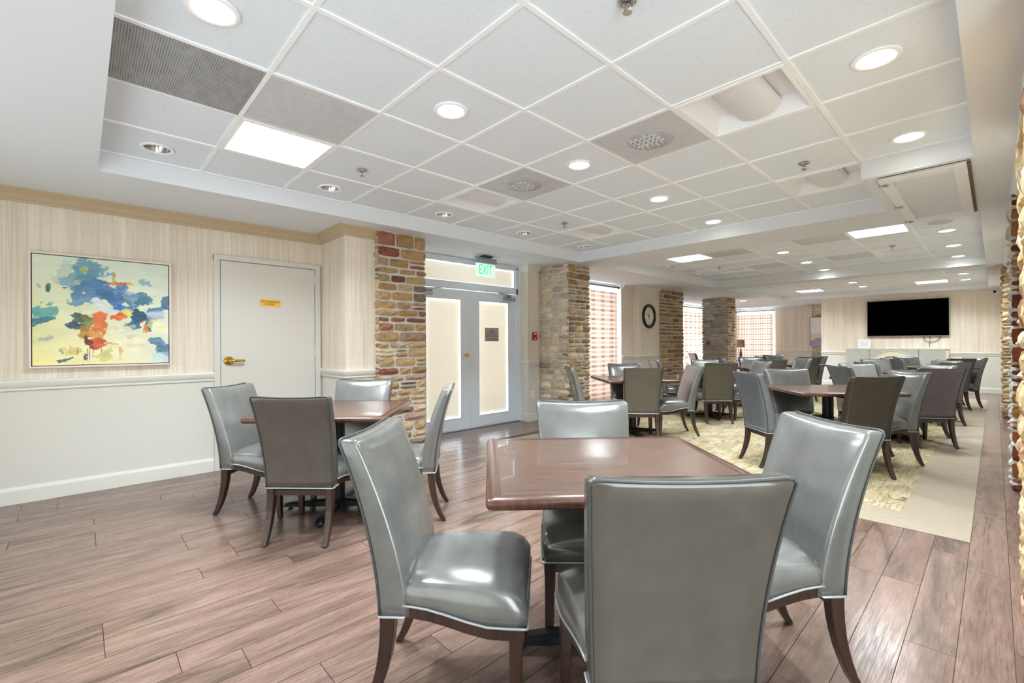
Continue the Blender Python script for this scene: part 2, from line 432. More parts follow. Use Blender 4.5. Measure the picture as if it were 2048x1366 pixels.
for t, (y0, y1) in enumerate(TR):
    nj = round((y1-y0)/T); gy = {0: GY-2*T, 1: 6.35, 2: 11.04}[t]
    bmx = B()
    for i in range(-1, 6):
        for j in range(nj):
            jj = j-2 if t == 0 else j
            if (t, i, jj) in taken or (t == 0 and i == 5 and jj >= 5): continue
            if tile_me is None:
                tb = box(B(), (-T/2+.005, -T/2+.005, 0), (T/2-.005, T/2-.005, .016)); tile_me = bpy.data.meshes.new('ceiling_tile'); tb.to_mesh(tile_me); tb.free(); tile_me.materials.append(ceiling_board)
            o = bpy.data.objects.new('ceiling_tile', holed_me if (t, i, jj) in holed else tile_me); C.objects.link(o); o.parent = ceiling
            o.location = (GX+(i+.5)*T, gy+(j+.5)*T, ZC-ZS+.004+random.uniform(0, .0015))
    for i in range(-1, 7):
        xx = GX+i*T; ye = y1 if not (t == 0 and i == 6) else GY+5*T
        obj('grid_bar', bx((max(xx-BW/2, TX0), y0, ZC-.003), (min(xx+BW/2, TX1), ye, ZC+.02)), bar_paint, ceiling)
    for j in range(nj+1):
        yy = gy+j*T; xe_ = TX1 if not (t == 0 and j > 7) else GX+5*T
        obj('grid_bar', bx((TX0, max(yy-BW/2, y0), ZC-.002), (xe_, min(yy+BW/2, y1), ZC+.02)), bar_paint, ceiling)

# ------------------------------------------------------------------ walls
def wall(name, boxes, m=wall_paper):
    bm = B()
    for a, b in boxes: box(bm, a, b)
    o = obj(name, bm, m); o['kind'] = 'structure'; return o
wl = wall('wall_left', [((-5.6, -1.5, 0), (-5.33, 2.02, ZS)), ((-5.6, 2.02, 0), (-4.68, 2.42, ZS)),
                        ((-5.6, 5.2, 0), (-5.12, 5.5, ZS)), ((-5.7, 8.43, 0), (-5.5, 8.85, ZS)), ((-5.7, 8.85, 0), (-5.33, 9.75, ZS)),
                        ((-7.1, 10.7, 0), (-5.5, 10.85, ZS)), ((-7.1, 10.85, 0), (-6.85, 12.9, ZS)), ((-7.1, 15.5, 0), (-6.85, 18.3, ZS)),
                        ((-7.1, 12.9, 2.46), (-6.85, 15.5, ZS)), ((-7.1, 12.9, 0), (-6.85, 15.5, .12)),
                        ((-5.8, 6.0, 2.46), (-5.6, 8.43, ZS)), ((-5.8, 6.0, 0), (-5.6, 8.43, .12)), ((-5.8, 5.9, 0), (-5.5, 6.1, ZS))])
wf = wall('wall_far', [((-5.36, 18.0, 0), (-4.9, 18.3, ZS)), ((-4.96, 17.8, 0), (-4.2, 18.3, ZS)), ((-3.5, 15.8, 0), (.3, 16.2, ZS)), ((-3.5, 15.9, 0), (-3.2, 18.2, ZS)),
                       ((-6.95, 17.95, 0), (-6.66, 18.3, ZS)), ((-6.66, 17.95, 2.46), (-5.36, 18.3, ZS)), ((-6.66, 17.95, 0), (-5.36, 18.3, .12))])
wr = wall('wall_right', [((.18, 2.2, 0), (.4, 16.0, ZS)), ((.4, 2.2, 0), (1.5, 2.4, ZS)), ((1.3, -1.5, 0), (1.5, 2.2, ZS))])
wn = wall('wall_near', [((-5.6, -1.5, 0), (1.5, -1.35, ZS))])

CROWN = [(0, ZS-.1), (.012, ZS-.1), (.018, ZS-.085), (.03, ZS-.075), (.05, ZS-.045), (.075, ZS-.022), (.085, ZS-.014), (.085, ZS), (0, ZS)]
RAIL = [(0, .895), (.014, .897), (.014, .915), (.022, .925), (.03, .945), (.034, .965), (.03, .978), (0, .98)]
BASE = [(0, 0), (.014, 0), (.014, .105), (.01, .118), (.006, .13), (0, .132)]
TN = [0]
def trim(path, prof, m, base='trim'):
    TN[0] += 1
    o = obj(f'{base}_{TN[0]}' if base == 'trim' else base, extrude_path(path, prof, -1), m); o['kind'] = 'structure'; return o
LA = [(-5.33, -1.35), (-5.33, 2.02), (-4.68, 2.02), (-4.68, 2.36)]
trim(LA, CROWN, shaded_crown_paint)
trim([(-5.33, -1.35), (-5.33, .965)], RAIL, trim_paint); trim([(-5.33, 2.0), (-5.33, 2.02), (-4.68, 2.02), (-4.68, 2.36)], RAIL, trim_paint)
trim([(-5.33, -1.35), (-5.33, .965)], BASE, trim_paint, 'baseboard_left'); trim([(-5.33, 2.0), (-5.33, 2.02), (-4.68, 2.02), (-4.68, 2.36)], BASE, trim_paint)
ST = [(-5.3, 5.2), (-5.12, 5.2), (-5.12, 5.44)]
for pr in (CROWN, RAIL, BASE): trim(ST, pr, trim_paint)
CP = [(-5.5, 8.45), (-5.5, 8.85), (-5.33, 8.85), (-5.33, 9.7)]
for pr in (CROWN, RAIL, BASE): trim(CP, pr, trim_paint)
for pr in (CROWN, RAIL, BASE):
    trim([(-5.34, 18.0), (-4.96, 18.0), (-4.96, 17.8), (-4.3, 17.8)], pr, trim_paint)
trim([(-3.5, 15.8), (.18, 15.8)], CROWN, trim_paint); trim([(-3.5, 15.8), (-2.88, 15.8)], RAIL, trim_paint); trim([(-.8, 15.8), (.18, 15.8)], RAIL, trim_paint)
trim([(-3.5, 15.8), (-2.88, 15.8)], BASE, trim_paint); trim([(-.8, 15.8), (.18, 15.8)], BASE, trim_paint, 'baseboard_far')
trim([(.18, 15.8), (.18, 2.2)], CROWN, white_paint); trim([(.18, 15.8), (.18, 2.2)], BASE, trim_paint, 'baseboard_right')

# ------------------------------------------------------------------ stone pillars
def stone_mesh(w, h, d, rg):
    """rough block: w along x, h along z, front face at y=-d, back at y=0"""
    bm = B(); nx = max(2, min(5, int(w/.05))); nz = 2 if h < .09 else 3
    g = []
    for a in range(nx+1):
        col = []
        for b in range(nz+1):
            u, v = a/nx, b/nz; ed = min(u, 1-u, v, 1-v) == 0; cr = (u in (0, 1)) and (v in (0, 1))
            yy = -d*(.55 if ed else 1) + rg.uniform(-.006, .006); ins = .004 if not cr else .009
            px_ = (u-.5)*(w-2*ins) + rg.uniform(-.004, .004); pz = (v-.5)*(h-2*ins) + rg.uniform(-.004, .004)
            col.append(bm.verts.new((px_, yy, pz)))
        g.append(col)
    for a in range(nx):
        for b in range(nz): bm.faces.new((g[a][b], g[a+1][b], g[a+1][b+1], g[a][b+1]))
    loop = [g[a][0] for a in range(nx+1)] + [g[nx][b] for b in range(1, nz+1)] + [g[a][nz] for a in range(nx-1, -1, -1)] + [g[0][b] for b in range(nz-1, 0, -1)]
    back = [bm.verts.new((q.co.x*1.0, 0, q.co.z*1.0)) for q in loop]
    n = len(loop)
    for k in range(n): bm.faces.new((loop[(k+1) % n], loop[k], back[k], back[(k+1) % n]))
    return bm
PAL = {
 'gold': [((200, 172, 130), 5), ((184, 152, 108), 4), ((214, 192, 156), 3), ((166, 118, 96), 2), ((148, 94, 82), 1.2), ((132, 120, 106), 1.2), ((200, 168, 148), 1.5)],
 'cream': [((240, 230, 210), 6), ((230, 217, 192), 4), ((218, 202, 174), 3), ((190, 160, 142), 1.2), ((206, 198, 182), 2)],
 'tan': [((194, 170, 132), 5), ((176, 150, 110), 4), ((208, 188, 154), 4), ((158, 116, 90), 1.3), ((144, 128, 102), 1.5), ((184, 144, 126), 1)],
 'grey': [((228, 229, 226), 6), ((216, 219, 217), 4), ((232, 229, 220), 4), ((218, 204, 200), 1.5), ((196, 197, 193), 1)],
 'rust': [((150, 90, 54), 4), ((122, 66, 48), 3), ((178, 130, 76), 3), ((108, 58, 50), 2), ((190, 156, 108), 2)],
 'sand': [((226, 202, 158), 5), ((212, 182, 132), 4), ((232, 214, 178), 3), ((200, 160, 134), 1.3), ((170, 126, 98), .7)],
}
def pick(pal, rg):
    cs = PAL[pal]; r = rg.uniform(0, sum(q[1] for q in cs))
    for c, wt in cs:
        r -= wt
        if r <= 0: break
    k = rg.uniform(.88, 1.08); c = srgb(*[min(255, int(v*k)) for v in c]); return c
def stone_face(parent, p0, p1, z0, z1, pal, seed, hmin=.068, hmax=.125, wmin=.13, wmax=.3, depth=.035):
    """stones on the vertical face running p0 -> p1 (outward normal to the right of travel)"""
    rg = random.Random(seed); P0 = Vector((p0[0], p0[1], 0)); d = Vector((p1[0]-p0[0], p1[1]-p0[1], 0)); L = d.length; d.normalize()
    ang = math.atan2(d.y, d.x)
    # column split so that some stones span two courses
    z = z0
    while z < z1-.02:
        h = rg.uniform(hmin, hmax)
        if z1-(z+h) < hmin: h = z1-z
        s = 0
        segs = []
        while s < L-.01:
            wd = rg.uniform(wmin, wmax)
            if L-(s+wd) < wmin*.8: wd = L-s
            segs.append((s, wd)); s += wd
        for s, wd in segs:
            subs = [(z, h)]
            if h > .085 and wd < .24 and rg.random() < .4:
                f = rg.uniform(.4, .6); subs = [(z, h*f), (z+h*f, h*(1-f))]
            for zz, hh in subs:
                dd = depth*rg.uniform(.65, 1.25); gp = rg.uniform(.009, .017)
                bm = stone_mesh(wd-gp, hh-gp, dd, rg)
                me = bpy.data.meshes.new('stone'); bm.to_mesh(me); bm.free(); me.materials.append(stone_mat)
                for pgn in me.polygons: pgn.use_smooth = False
                o = bpy.data.objects.new('stone', me); C.objects.link(o); o.parent = parent
                c = P0 + d*(s+wd/2); o.location = Vector((c.x, c.y, zz+hh/2)) - wloc(parent); o.rotation_euler = (0, 0, ang)
                o.color = pick(pal, rg)
        z += h
def pillar(name, label, core, faces):
    c = ((core[0][0]+core[1][0])/2, (core[0][1]+core[1][1])/2, 0)
    e = empty('stone_pillar', c, 0, label, 'pillar')
    obj('mortar_core', bx(core[0], core[1]), mortar, e)
    for f in faces: stone_face(e, *f)
    return e
Z1 = ZS-.004
pillar('p1', 'gold and rust stone pillar between the closet wall and the glazed exit doors', ((-5.3, 2.36, 0), (-4.58, 2.93, ZS)),
       [((-4.588, 2.34), (-4.588, 2.95), 0, Z1, 'gold', 11), ((-4.6, 2.92), (-5.2, 2.92), 0, Z1, 'gold', 12), ((-4.68, 2.37), (-4.57, 2.37), 0, Z1, 'gold', 13, .06, .115, .1, .2)])
pillar('p2', 'pale cream stone pillar just right of the glazed exit doors', ((-5.6, 5.47, 0), (-4.53, 6.0, ZS)),
       [((-5.12, 5.478), (-4.5, 5.478), 0, Z1, 'cream', 21, .06, .115, .12, .3), ((-4.538, 5.45), (-4.538, 6.03), 0, Z1, 'tan', 22, .055, .11, .12, .28)])  # cream paints daylight onto this face; the stone is tan like its side
pillar('p3', 'tan and brown stone pillar right of the wall clock', ((-5.7, 9.73, 0), (-5.31, 10.85, ZS)),
       [((-5.318, 9.71), (-5.318, 10.87), 0, Z1, 'tan', 31, .07, .12, .2, .42)])
pillar('p4', 'free-standing grey stone pillar with a red fire alarm on it', ((-5.78, 13.06, 0), (-5.1, 13.6, ZS)),
       [((-5.82, 13.068), (-5.07, 13.068), 0, Z1, 'grey', 41, .06, .11, .13, .34), ((-5.108, 13.04), (-5.108, 13.62), 0, Z1, 'tan', 42, .06, .11, .14, .3)])  # grey paints bluish light into the front face, the side stays tan
pillar('p5', 'pale stone panel left of the television wall behind the landscape picture', ((-4.3, 17.86, 0), (-3.5, 18.2, ZS)),
       [((-4.3, 17.868), (-3.5, 17.868), 0, Z1, 'cream', 51, .09, .15, .2, .4)])
pillar('r1', 'nearest rough sandstone pillar at the right edge of the photo', ((.115, 2.3, 0), (.26, 3.9, ZS-.1)),
       [((.122, 3.94), (.122, 2.28), 0, ZS-.1, 'sand', 61, .1, .19, .16, .34, .034)])
pillar('r2', 'dark rust red stone pillar second along the right wall', ((.12, 5.66, 0), (.26, 6.3, ZS)),
       [((.085, 5.668), (.3, 5.668), 0, Z1, 'rust', 71, .09, .15, .14, .25, .05), ((.128, 6.3), (.128, 5.64), 0, Z1, 'grey', 72, .09, .15, .14, .25, .045)])
pillar('r3', 'narrow tan stone pillar farthest along the right wall', ((.105, 10.86, 0), (.26, 11.5, ZS)),
       [((.07, 10.868), (.3, 10.868), 0, Z1, 'sand', 81, .07, .12, .12, .24, .05), ((.112, 11.5), (.112, 10.84), 0, Z1, 'tan', 82, .07, .12, .15, .25, .04)])

# ------------------------------------------------------------------ closet door
d1 = empty('door_1', (-5.33, 1.48, 0), kind='structure')
bm = B()
box(bm, (-5.34, .965, 0), (-5.295, 1.018, 2.15), .003); box(bm, (-5.34, 1.945, 0), (-5.295, 2.0, 2.15), .003); box(bm, (-5.34, .965, 2.1), (-5.296, 2.0, 2.15), .003)
obj('door_frame', bm, frame_paint, d1)
leaf = obj('door_leaf', bx((-5.335, 1.023, .008), (-5.306, 1.94, 2.094), .002), door_paint, d1)
bm = lathe(B(), [(.045, 0), (.045, .006), (.036, .014), (.015, .02), (.013, .05), (0.0001, .052)], (-5.306, 1.09, 1.09), 20, 'x')
tube(bm, [(-5.262, 1.088, 1.09), (-5.258, 1.13, 1.09), (-5.258, 1.225, 1.088)], [.013, .013, .012], 8)
obj('lever_handle', bm, brass, leaf, smooth=True)
for z in (1.98, 1.16, .3): obj('hinge', lathe(B(), [(.008, -.055), (.008, .055)], (-5.298, 1.944, z), 8), frame_paint, leaf)
obj('strike_plate', bx((-5.306, 1.019, 1.04), (-5.3, 1.025, 1.14)), steel, d1)
ds = empty('door_sign', (-5.305, 1.477, 1.69), 0, 'yellow MECHANICAL CLOSET sign on the closet door', 'sign')
obj('plate', bx((-5.306, 1.378, 1.658), (-5.301, 1.578, 1.73), .001), plain('sign_yellow', (238, 186, 48), .4), ds)
text('lettering', 'MECHANICAL', .027, (-5.3, 1.478, 1.706), ROT_PX, ink, ds, sx=1.12); text('lettering', 'CLOSET', .027, (-5.3, 1.478, 1.681), ROT_PX, ink, ds, sx=1.1)

# ------------------------------------------------------------------ exit doors with transom
d2 = empty('door_2', (-5.3, 4.18, 0), kind='structure')
bm = B(); XF = -5.30
for a, b in (((-5.42, 2.95, 0), (XF, 3.235, ZS)), ((-5.42, 5.115, 0), (XF, 5.2, ZS)), ((-5.42, 3.2, 2.035), (XF, 5.15, 2.125)), ((-5.42, 3.2, 2.43), (XF, 5.15, ZS))): box(bm, a, b, .003)
box(bm, (-5.30, 5.145, 0), (-5.275, 5.2, 2.48), .003); box(bm, (-5.30, 3.2, 2.455), (-5.28, 5.2, 2.48), .003); box(bm, (-5.30, 5.08, 2.12), (-5.285, 5.115, 2.44), .002)
obj('door_frame', bm, alu_paint, d2)
obj('threshold', bx((-5.42, 3.2, 0), (-5.27, 5.16, .012), .003), steel, d2)
for (y0, y1, g0, g1, sgn) in ((3.24, 4.175, 3.42, 4.0, -1), (4.185, 5.11, 4.352, 4.935, 1)):
    X0, X1 = -5.36, -5.315; bm = B()
    for a, b in (((X0, y0, .015), (X1, g0, 2.03)), ((X0, g1, .015), (X1, y1, 2.03)), ((X0, g0, .015), (X1, g1, .185)), ((X0, g0, 1.882), (X1, g1, 2.03))): box(bm, a, b)
    for a, b in (((X1, g0-.012, .173), (X1+.006, g0, 1.894)), ((X1, g1, .173), (X1+.006, g1+.012, 1.894)), ((X1, g0, .173), (X1+.006, g1, .185)), ((X1, g0, 1.882), (X1+.006, g1, 1.894))): box(bm, a, b)
    lf = obj('door_leaf', bm, alu_paint, d2)
    obj('glass_pane', bx((-5.345, g0, .185), (-5.34, g1, 1.882)), glass, lf)
    obj('roller_blind', bx((-5.334, g0+.014, .2), (-5.332, g1-.014, 1.868)), blind_cloth, lf)
    hy = y1 if sgn > 0 else y0
    bm = box(B(), (-5.314, hy-sgn*.03 if sgn < 0 else hy-.27, 1.925), (-5.27, hy+.27 if sgn < 0 else hy-.03, 1.975), .006)
    obj('closer_body', bm, steel, lf)
    bm = tube(B(), [(-5.27, hy-sgn*.14, 1.982), (-5.22, hy-sgn*.2, 2.0), (-5.262, hy-sgn*.42, 2.035)], .009, 6); box(bm, (-5.315, hy-sgn*.2-.03, 1.975), (-5.255, hy-sgn*.2+.05, 2.005), .004)
    obj('closer_arm', bm, steel, lf)
    if sgn < 0:
        bm = lathe(B(), [(.026, 0), (.026, .008), (.012, .014), (.011, .045)], (-5.315, 4.118, 1.085), 16, 'x'); box(bm, (-5.275, 4.02, 1.075), (-5.262, 4.13, 1.098), .004)
        obj('lever_handle', bm, brass, lf, smooth=False)
for y in (4.18,): obj('astragal', bx((-5.316, 4.172, .02), (-5.309, 4.188, 2.03)), alu_paint, d2)
w1 = empty('window_1', (-5.3, 4.18, 2.28), kind='structure')
obj('window_frame', box(box(box(box(B(), (-5.36, 3.235, 2.125), (-5.31, 5.115, 2.145)), (-5.36, 3.235, 2.41), (-5.31, 5.115, 2.43)), (-5.36, 3.235, 2.145), (-5.31, 3.27, 2.41)), (-5.36, 5.07, 2.145), (-5.31, 5.115, 2.41)), alu_paint, w1)
obj('glass_pane', bx((-5.345, 3.27, 2.145), (-5.34, 5.07, 2.41)), glass, w1)
obj('roller_blind', bx((-5.334, 3.285, 2.15), (-5.332, 5.055, 2.4)), blind_cloth, w1)
rs = empty('door_notice', (-5.33, 4.61, 1.39), 0, 'small grey notice on the right glazed exit door', 'sign')
obj('plate', bx((-5.331, 4.478, 1.288), (-5.324, 4.75, 1.492), .001), plain('notice_grey', (166, 158, 156), .5), rs)
bm = B()
for a, b in (((-5.324, 4.478, 1.288), (-5.3235, 4.75, 1.294)), ((-5.324, 4.478, 1.486), (-5.3235, 4.75, 1.492)), ((-5.324, 4.478, 1.288), (-5.3235, 4.485, 1.492)), ((-5.324, 4.743, 1.288), (-5.3235, 4.75, 1.492))): box(bm, a, b)
obj('border', bm, plain('notice_edge', (112, 104, 98), .5), rs)
for s_, z_, q_ in (('Please', 1.46, .024), ('BE NICE', 1.43, .034), ('Stop the door at 2', 1.398, .027), ('tables to remain clear', 1.366, .026), ('Thank you, Residents', 1.322, .022)):
    text('lettering', s_, q_, (-5.323, 4.612, z_), ROT_PX, ink, rs)

# exit sign
es = empty('exit_sign', (-4.97, 4.2, ZS), 0, 'ceiling mounted EXIT sign with green letters above the glazed doors', 'sign')
obj('canopy', bx((-5.03, 4.12, ZS-.03), (-4.91, 4.28, ZS), .01), plain('canopy_dark', (36, 52, 72), .4), es)
obj('housing', bx((-5.005, 4.005, 2.385), (-4.945, 4.385, 2.468), .006), steel, es)
obj('end_light', lathe(B(), [(.014, 0), (.014, .006), (.001, .007)], (-4.975, 3.998, 2.44), 12, 'y'), white_plastic, es)
x = M('sign_acrylic', (240, 250, 246), .1, emis=(225, 255, 240), es=.28); sign_face = x.m
green_glow = M('exit_green', (0, 170, 120), .4, emis=(40, 235, 170), es=.45).m
obj('face_panel', bx((-4.978, 4.015, 2.195), (-4.972, 4.38, 2.385), .002), sign_face, es)
text('lettering', 'EXIT', .2, (-4.969, 4.197, 2.292), ROT_PX, green_glow, es, sx=.62)

# fire alarm pulls, outlets
def alarm(loc, rotated, label):
    e = empty('fire_alarm_pull', loc, -PI/2 if rotated else 0, label, 'alarm')
    h = .065; wd = .045
    bm = box(B(), (0, -wd, -h), (.03, wd, h), .005); o = obj('housing', bm, red_plastic, e, False)
    obj('pull_bar', box(B(), (.03, -.03, .0), (.042, .03, .02), .003), red_plastic, e, False)
    obj('label_plate', box(B(), (.03, -.028, .028), (.0315, .028, .05)), white_plastic, e, False); obj('label_plate', box(B(), (.03, -.014, -.048), (.0315, .014, -.03)), white_plastic, e, False)
alarm((-5.12, 5.335, 1.365), False, 'red fire alarm pull on the narrow wall right of the exit doors')
alarm((-5.62, 13.02, 1.24), True, 'red fire alarm pull on the grey stone pillar')
for loc, lb in (((-5.12, 5.3, .43), 'white wall outlet below the red alarm by the exit doors'), ((-5.26, 10.45, .43), 'white outlet on the stone pillar beyond the clock')):
    e = empty('wall_outlet', loc, 0, lb, 'outlet')
    obj('plate', box(B(), (-.004, -.036, -.058), (.006, .036, .058), .002), white_plastic, e, False)
    obj('socket', box(box(B(), (.006, -.017, .008), (.009, .017, .036), .001), (.006, -.017, -.036), (.009, .017, -.008), .001), trim_paint, e, False)

# ------------------------------------------------------------------ windows behind curtains, curtains
def window(n, ax, c, a0, a1, z0, z1, out):
    """ax 'x': pane in plane x=c spanning y a0..a1"""
    e = empty(f'window_{n}', ((c, (a0+a1)/2, z0) if ax == 'x' else ((a0+a1)/2, c, z0)), kind='structure')
    def bb(u0, u1, w0, w1, t=.03):
        return ((c-t, u0, w0), (c+t, u1, w1)) if ax == 'x' else ((u0, c-t, w0), (u1, c+t, w1))
    bm = B()
    for q in (bb(a0, a0+.06, z0, z1), bb(a1-.06, a1, z0, z1), bb(a0+.06, a1-.06, z0, z0+.06), bb(a0+.06, a1-.06, z1-.06, z1), bb((a0+a1)/2-.03, (a0+a1)/2+.03, z0+.06, z1-.06)): box(bm, *q)
    obj('window_frame', bm, alu_paint, e)
    m_ = (a0+a1)/2
    for u0, u1 in ((a0+.06, m_-.03), (m_+.03, a1-.06)): obj('glass_pane', bx(*bb(u0, u1, z0+.06, z1-.06, .003)), glass, e)
window(2, 'x', -5.72, 6.0, 8.43, .12, 2.46, -1)
window(3, 'x', -6.98, 12.9, 15.5, .12, 2.46, -1)
window(4, 'y', 18.12, -6.66, -5.36, .12, 2.46, 1)
def curtain(label, ax, c, a0, a1, z0, z1, per=.105, amp=.03, hdr=.1, seed=1):
    e = empty('curtain', ((c, (a0+a1)/2, z0) if ax == 'x' else ((a0+a1)/2, c, z0)), 0, label, 'curtain', 'plaid curtains at the windows')
    rg = random.Random(seed); n = int((a1-a0)/per*10)
    def sheet(name, zs, m, amp_of):
        bm = B(); uvl = bm.loops.layers.uv.new('UVMap'); g = []; ph = rg.uniform(0, 6)
        for k in range(n+1):
            u = a0+(a1-a0)*k/n; col = []
            for z in zs:
                f = (z-z0)/(z1-z0); a = amp_of(f)
                off = a*math.sin(2*PI*(u-a0)/per + .6*math.sin(u*5+ph)*(1-f)) + .008*math.sin(u*9+ph+z*1.5)*(1-f)
                p = (c+off, u, z) if ax == 'x' else (u, c-off, z)
                col.append(bm.verts.new(p))
            g.append(col)
        for k in range(n):
            for j in range(len(zs)-1):
                f = bm.faces.new((g[k][j], g[k+1][j], g[k+1][j+1], g[k][j+1]))
                for lp in f.loops:
                    kk = k if lp.vert in (g[k][j], g[k][j+1]) else k+1; jj = j if lp.vert in (g[k][j], g[k+1][j]) else j+1
                    lp[uvl].uv = (kk/n*(a1-a0)*1.9, zs[jj])
        return obj(name, bm, m, e, smooth=True)
    zm = z1-hdr
    sheet('cloth', [z0+(zm-z0)*t/12 for t in range(13)], plaid_cloth, lambda f: amp*(1.0-.25*f))
    sheet('header_tape', [zm, (zm+z1)/2, z1], header_cloth, lambda f: amp*.6)
    r = empty('curtain_rod', ((c, a1, z1+.03) if ax == 'x' else (a1, c, z1+.03)), 0, 'dark rod carrying the '+label, 'curtain rod')
    pa = (c, a0-.1, z1+.02) if ax == 'x' else (a0-.1, c, z1+.02); pb = (c, a1+.05, z1+.02) if ax == 'x' else (a1+.05, c, z1+.02)
    obj('pole', tube(B(), [pa, pb], .014, 10), black_metal, r, smooth=True)
    obj('finial', lathe(B(), [(.001, -.02), (.02, -.016), (.026, 0), (.02, .016), (.001, .02)], pb, 14, 'y' if ax == 'x' else 'x'), black_metal, r, smooth=True)
    m_ = 'x' if ax == 'x' else 'y'
    for t in (a0+.1, a1-.02):
        q = (c, t, z1+.02) if ax == 'x' else (t, c, z1+.02); q2 = (c-.1, t, z1+.02) if ax == 'x' else (t, c+.1, z1+.02)
        obj('bracket', tube(B(), [q, q2], .008, 6), black_metal, r)
curtain('pale pink and brown plaid curtain right of the cream pillar', 'x', -5.53, 6.15, 8.33, .03, 2.41, seed=1)
curtain('plaid curtain between the clock pillar and the grey pillar', 'x', -6.75, 13.0, 15.3, .03, 2.37, seed=2)
curtain('plaid curtain right of the grey stone pillar', 'y', 17.85, -6.62, -5.41, .03, 2.36, seed=3)

# ------------------------------------------------------------------ clock
ck = empty('wall_clock', (-5.33, 9.25, 1.845), 0, 'round black-rimmed wall clock with a cream face', 'clock')
obj('rim', lathe(B(), [(.27, 0), (.272, .02), (.262, .045), (.24, .05), (.21, .035), (.205, .012), (.205, 0)], (-5.33, 9.25, 1.845), 40, 'x', False), plain('clock_rim', (22, 14, 13), .25), ck, smooth=True)
obj('dial', lathe(B(), [(.208, 0), (.208, .012)], (-5.33, 9.25, 1.845), 36, 'x'), plain('clock_face', (226, 222, 198), .5), ck)
for k in range(12):
    a = PI/2-2*PI*(k+1)/12
    text('numeral', str(k+1), .05, (-5.316, 9.25+.165*math.cos(a), 1.845+.165*math.sin(a)), ROT_PX, ink, ck)['kind'] = 'stuff'
def hand(name, ang, ln, wd):
    a = math.radians(90-ang); d = Vector((0, math.cos(a), math.sin(a))); s = Vector((0, -math.sin(a), math.cos(a)))
    c = Vector((-5.312, 9.25, 1.845)); bm = B(); vs = [bm.verts.new(c+q) for q in (s*wd-d*.03, -s*wd-d*.03, -s*wd*.5+d*ln, s*wd*.5+d*ln)]
    f = bm.faces.new(vs); r = bmesh.ops.extrude_face_region(bm, geom=[f]); bmesh.ops.translate(bm, vec=(.002, 0, 0), verts=[q for q in r['geom'] if isinstance(q, bmesh.types.BMVert)])
    obj(name, bm, dark, ck)
hand('hour_hand', 303, .1, .01); hand('minute_hand', 12, .15, .004); hand('second_hand', 187, .09, .006)
obj('hub', lathe(B(), [(.012, 0), (.012, .008)], (-5.314, 9.25, 1.845), 12, 'x'), dark, ck)

# ------------------------------------------------------------------ large abstract picture
def vnoise(X, Y, seed):
    xi = np.floor(X).astype(int); yi = np.floor(Y).astype(int); fx = X-xi; fy = Y-yi; fx = fx*fx*(3-2*fx); fy = fy*fy*(3-2*fy)
    def h(a, b):
        n = (a*374761393 + b*668265263 + seed*982451653) & 0xffffffff; n = ((n ^ (n >> 13))*1274126177) & 0xffffffff; return ((n ^ (n >> 16)) & 0xffff)/65535.0
    return (h(xi, yi)*(1-fx)+h(xi+1, yi)*fx)*(1-fy)+(h(xi, yi+1)*(1-fx)+h(xi+1, yi+1)*fx)*fy
def fbm(X, Y, seed, o=5):
    s = 0; a = .5; t = 0
    for k in range(o): s = s+a*vnoise(X*2**k, Y*2**k, seed+k); t += a; a *= .55
    return s/t
def painted_sheet(name, parent, org, ux, uz, W, H, nx, ny, func):
    U, V = np.meshgrid(np.linspace(0, 1, nx), np.linspace(0, 1, ny)); col = func(U, V)
    verts = [tuple(Vector(org)-wloc(parent)+Vector(ux)*(W*u)+Vector(uz)*(H*v)) for u, v in zip(U.ravel(), V.ravel())]
    faces = [(j*nx+i, j*nx+i+1, (j+1)*nx+i+1, (j+1)*nx+i) for j in range(ny-1) for i in range(nx-1)]
    me = bpy.data.meshes.new(name); me.from_pydata(verts, [], faces)
    at = me.color_attributes.new('paint', 'FLOAT_COLOR', 'POINT')
    c = col.reshape(-1, 3)/255.0; lin = np.where(c <= .04045, c/12.92, ((c+.055)/1.055)**2.4)
    at.data.foreach_set('color', np.concatenate([lin, np.ones((len(lin), 1))], 1).astype(np.float32).ravel())
    x = M(name+'_paint', rough=.5); a = x.n('ShaderNodeAttribute', attribute_name='paint'); x.col(a.outputs['Color']); me.materials.append(x.m)
    o = bpy.data.objects.new(name, me); C.objects.link(o); o.parent = parent; return o
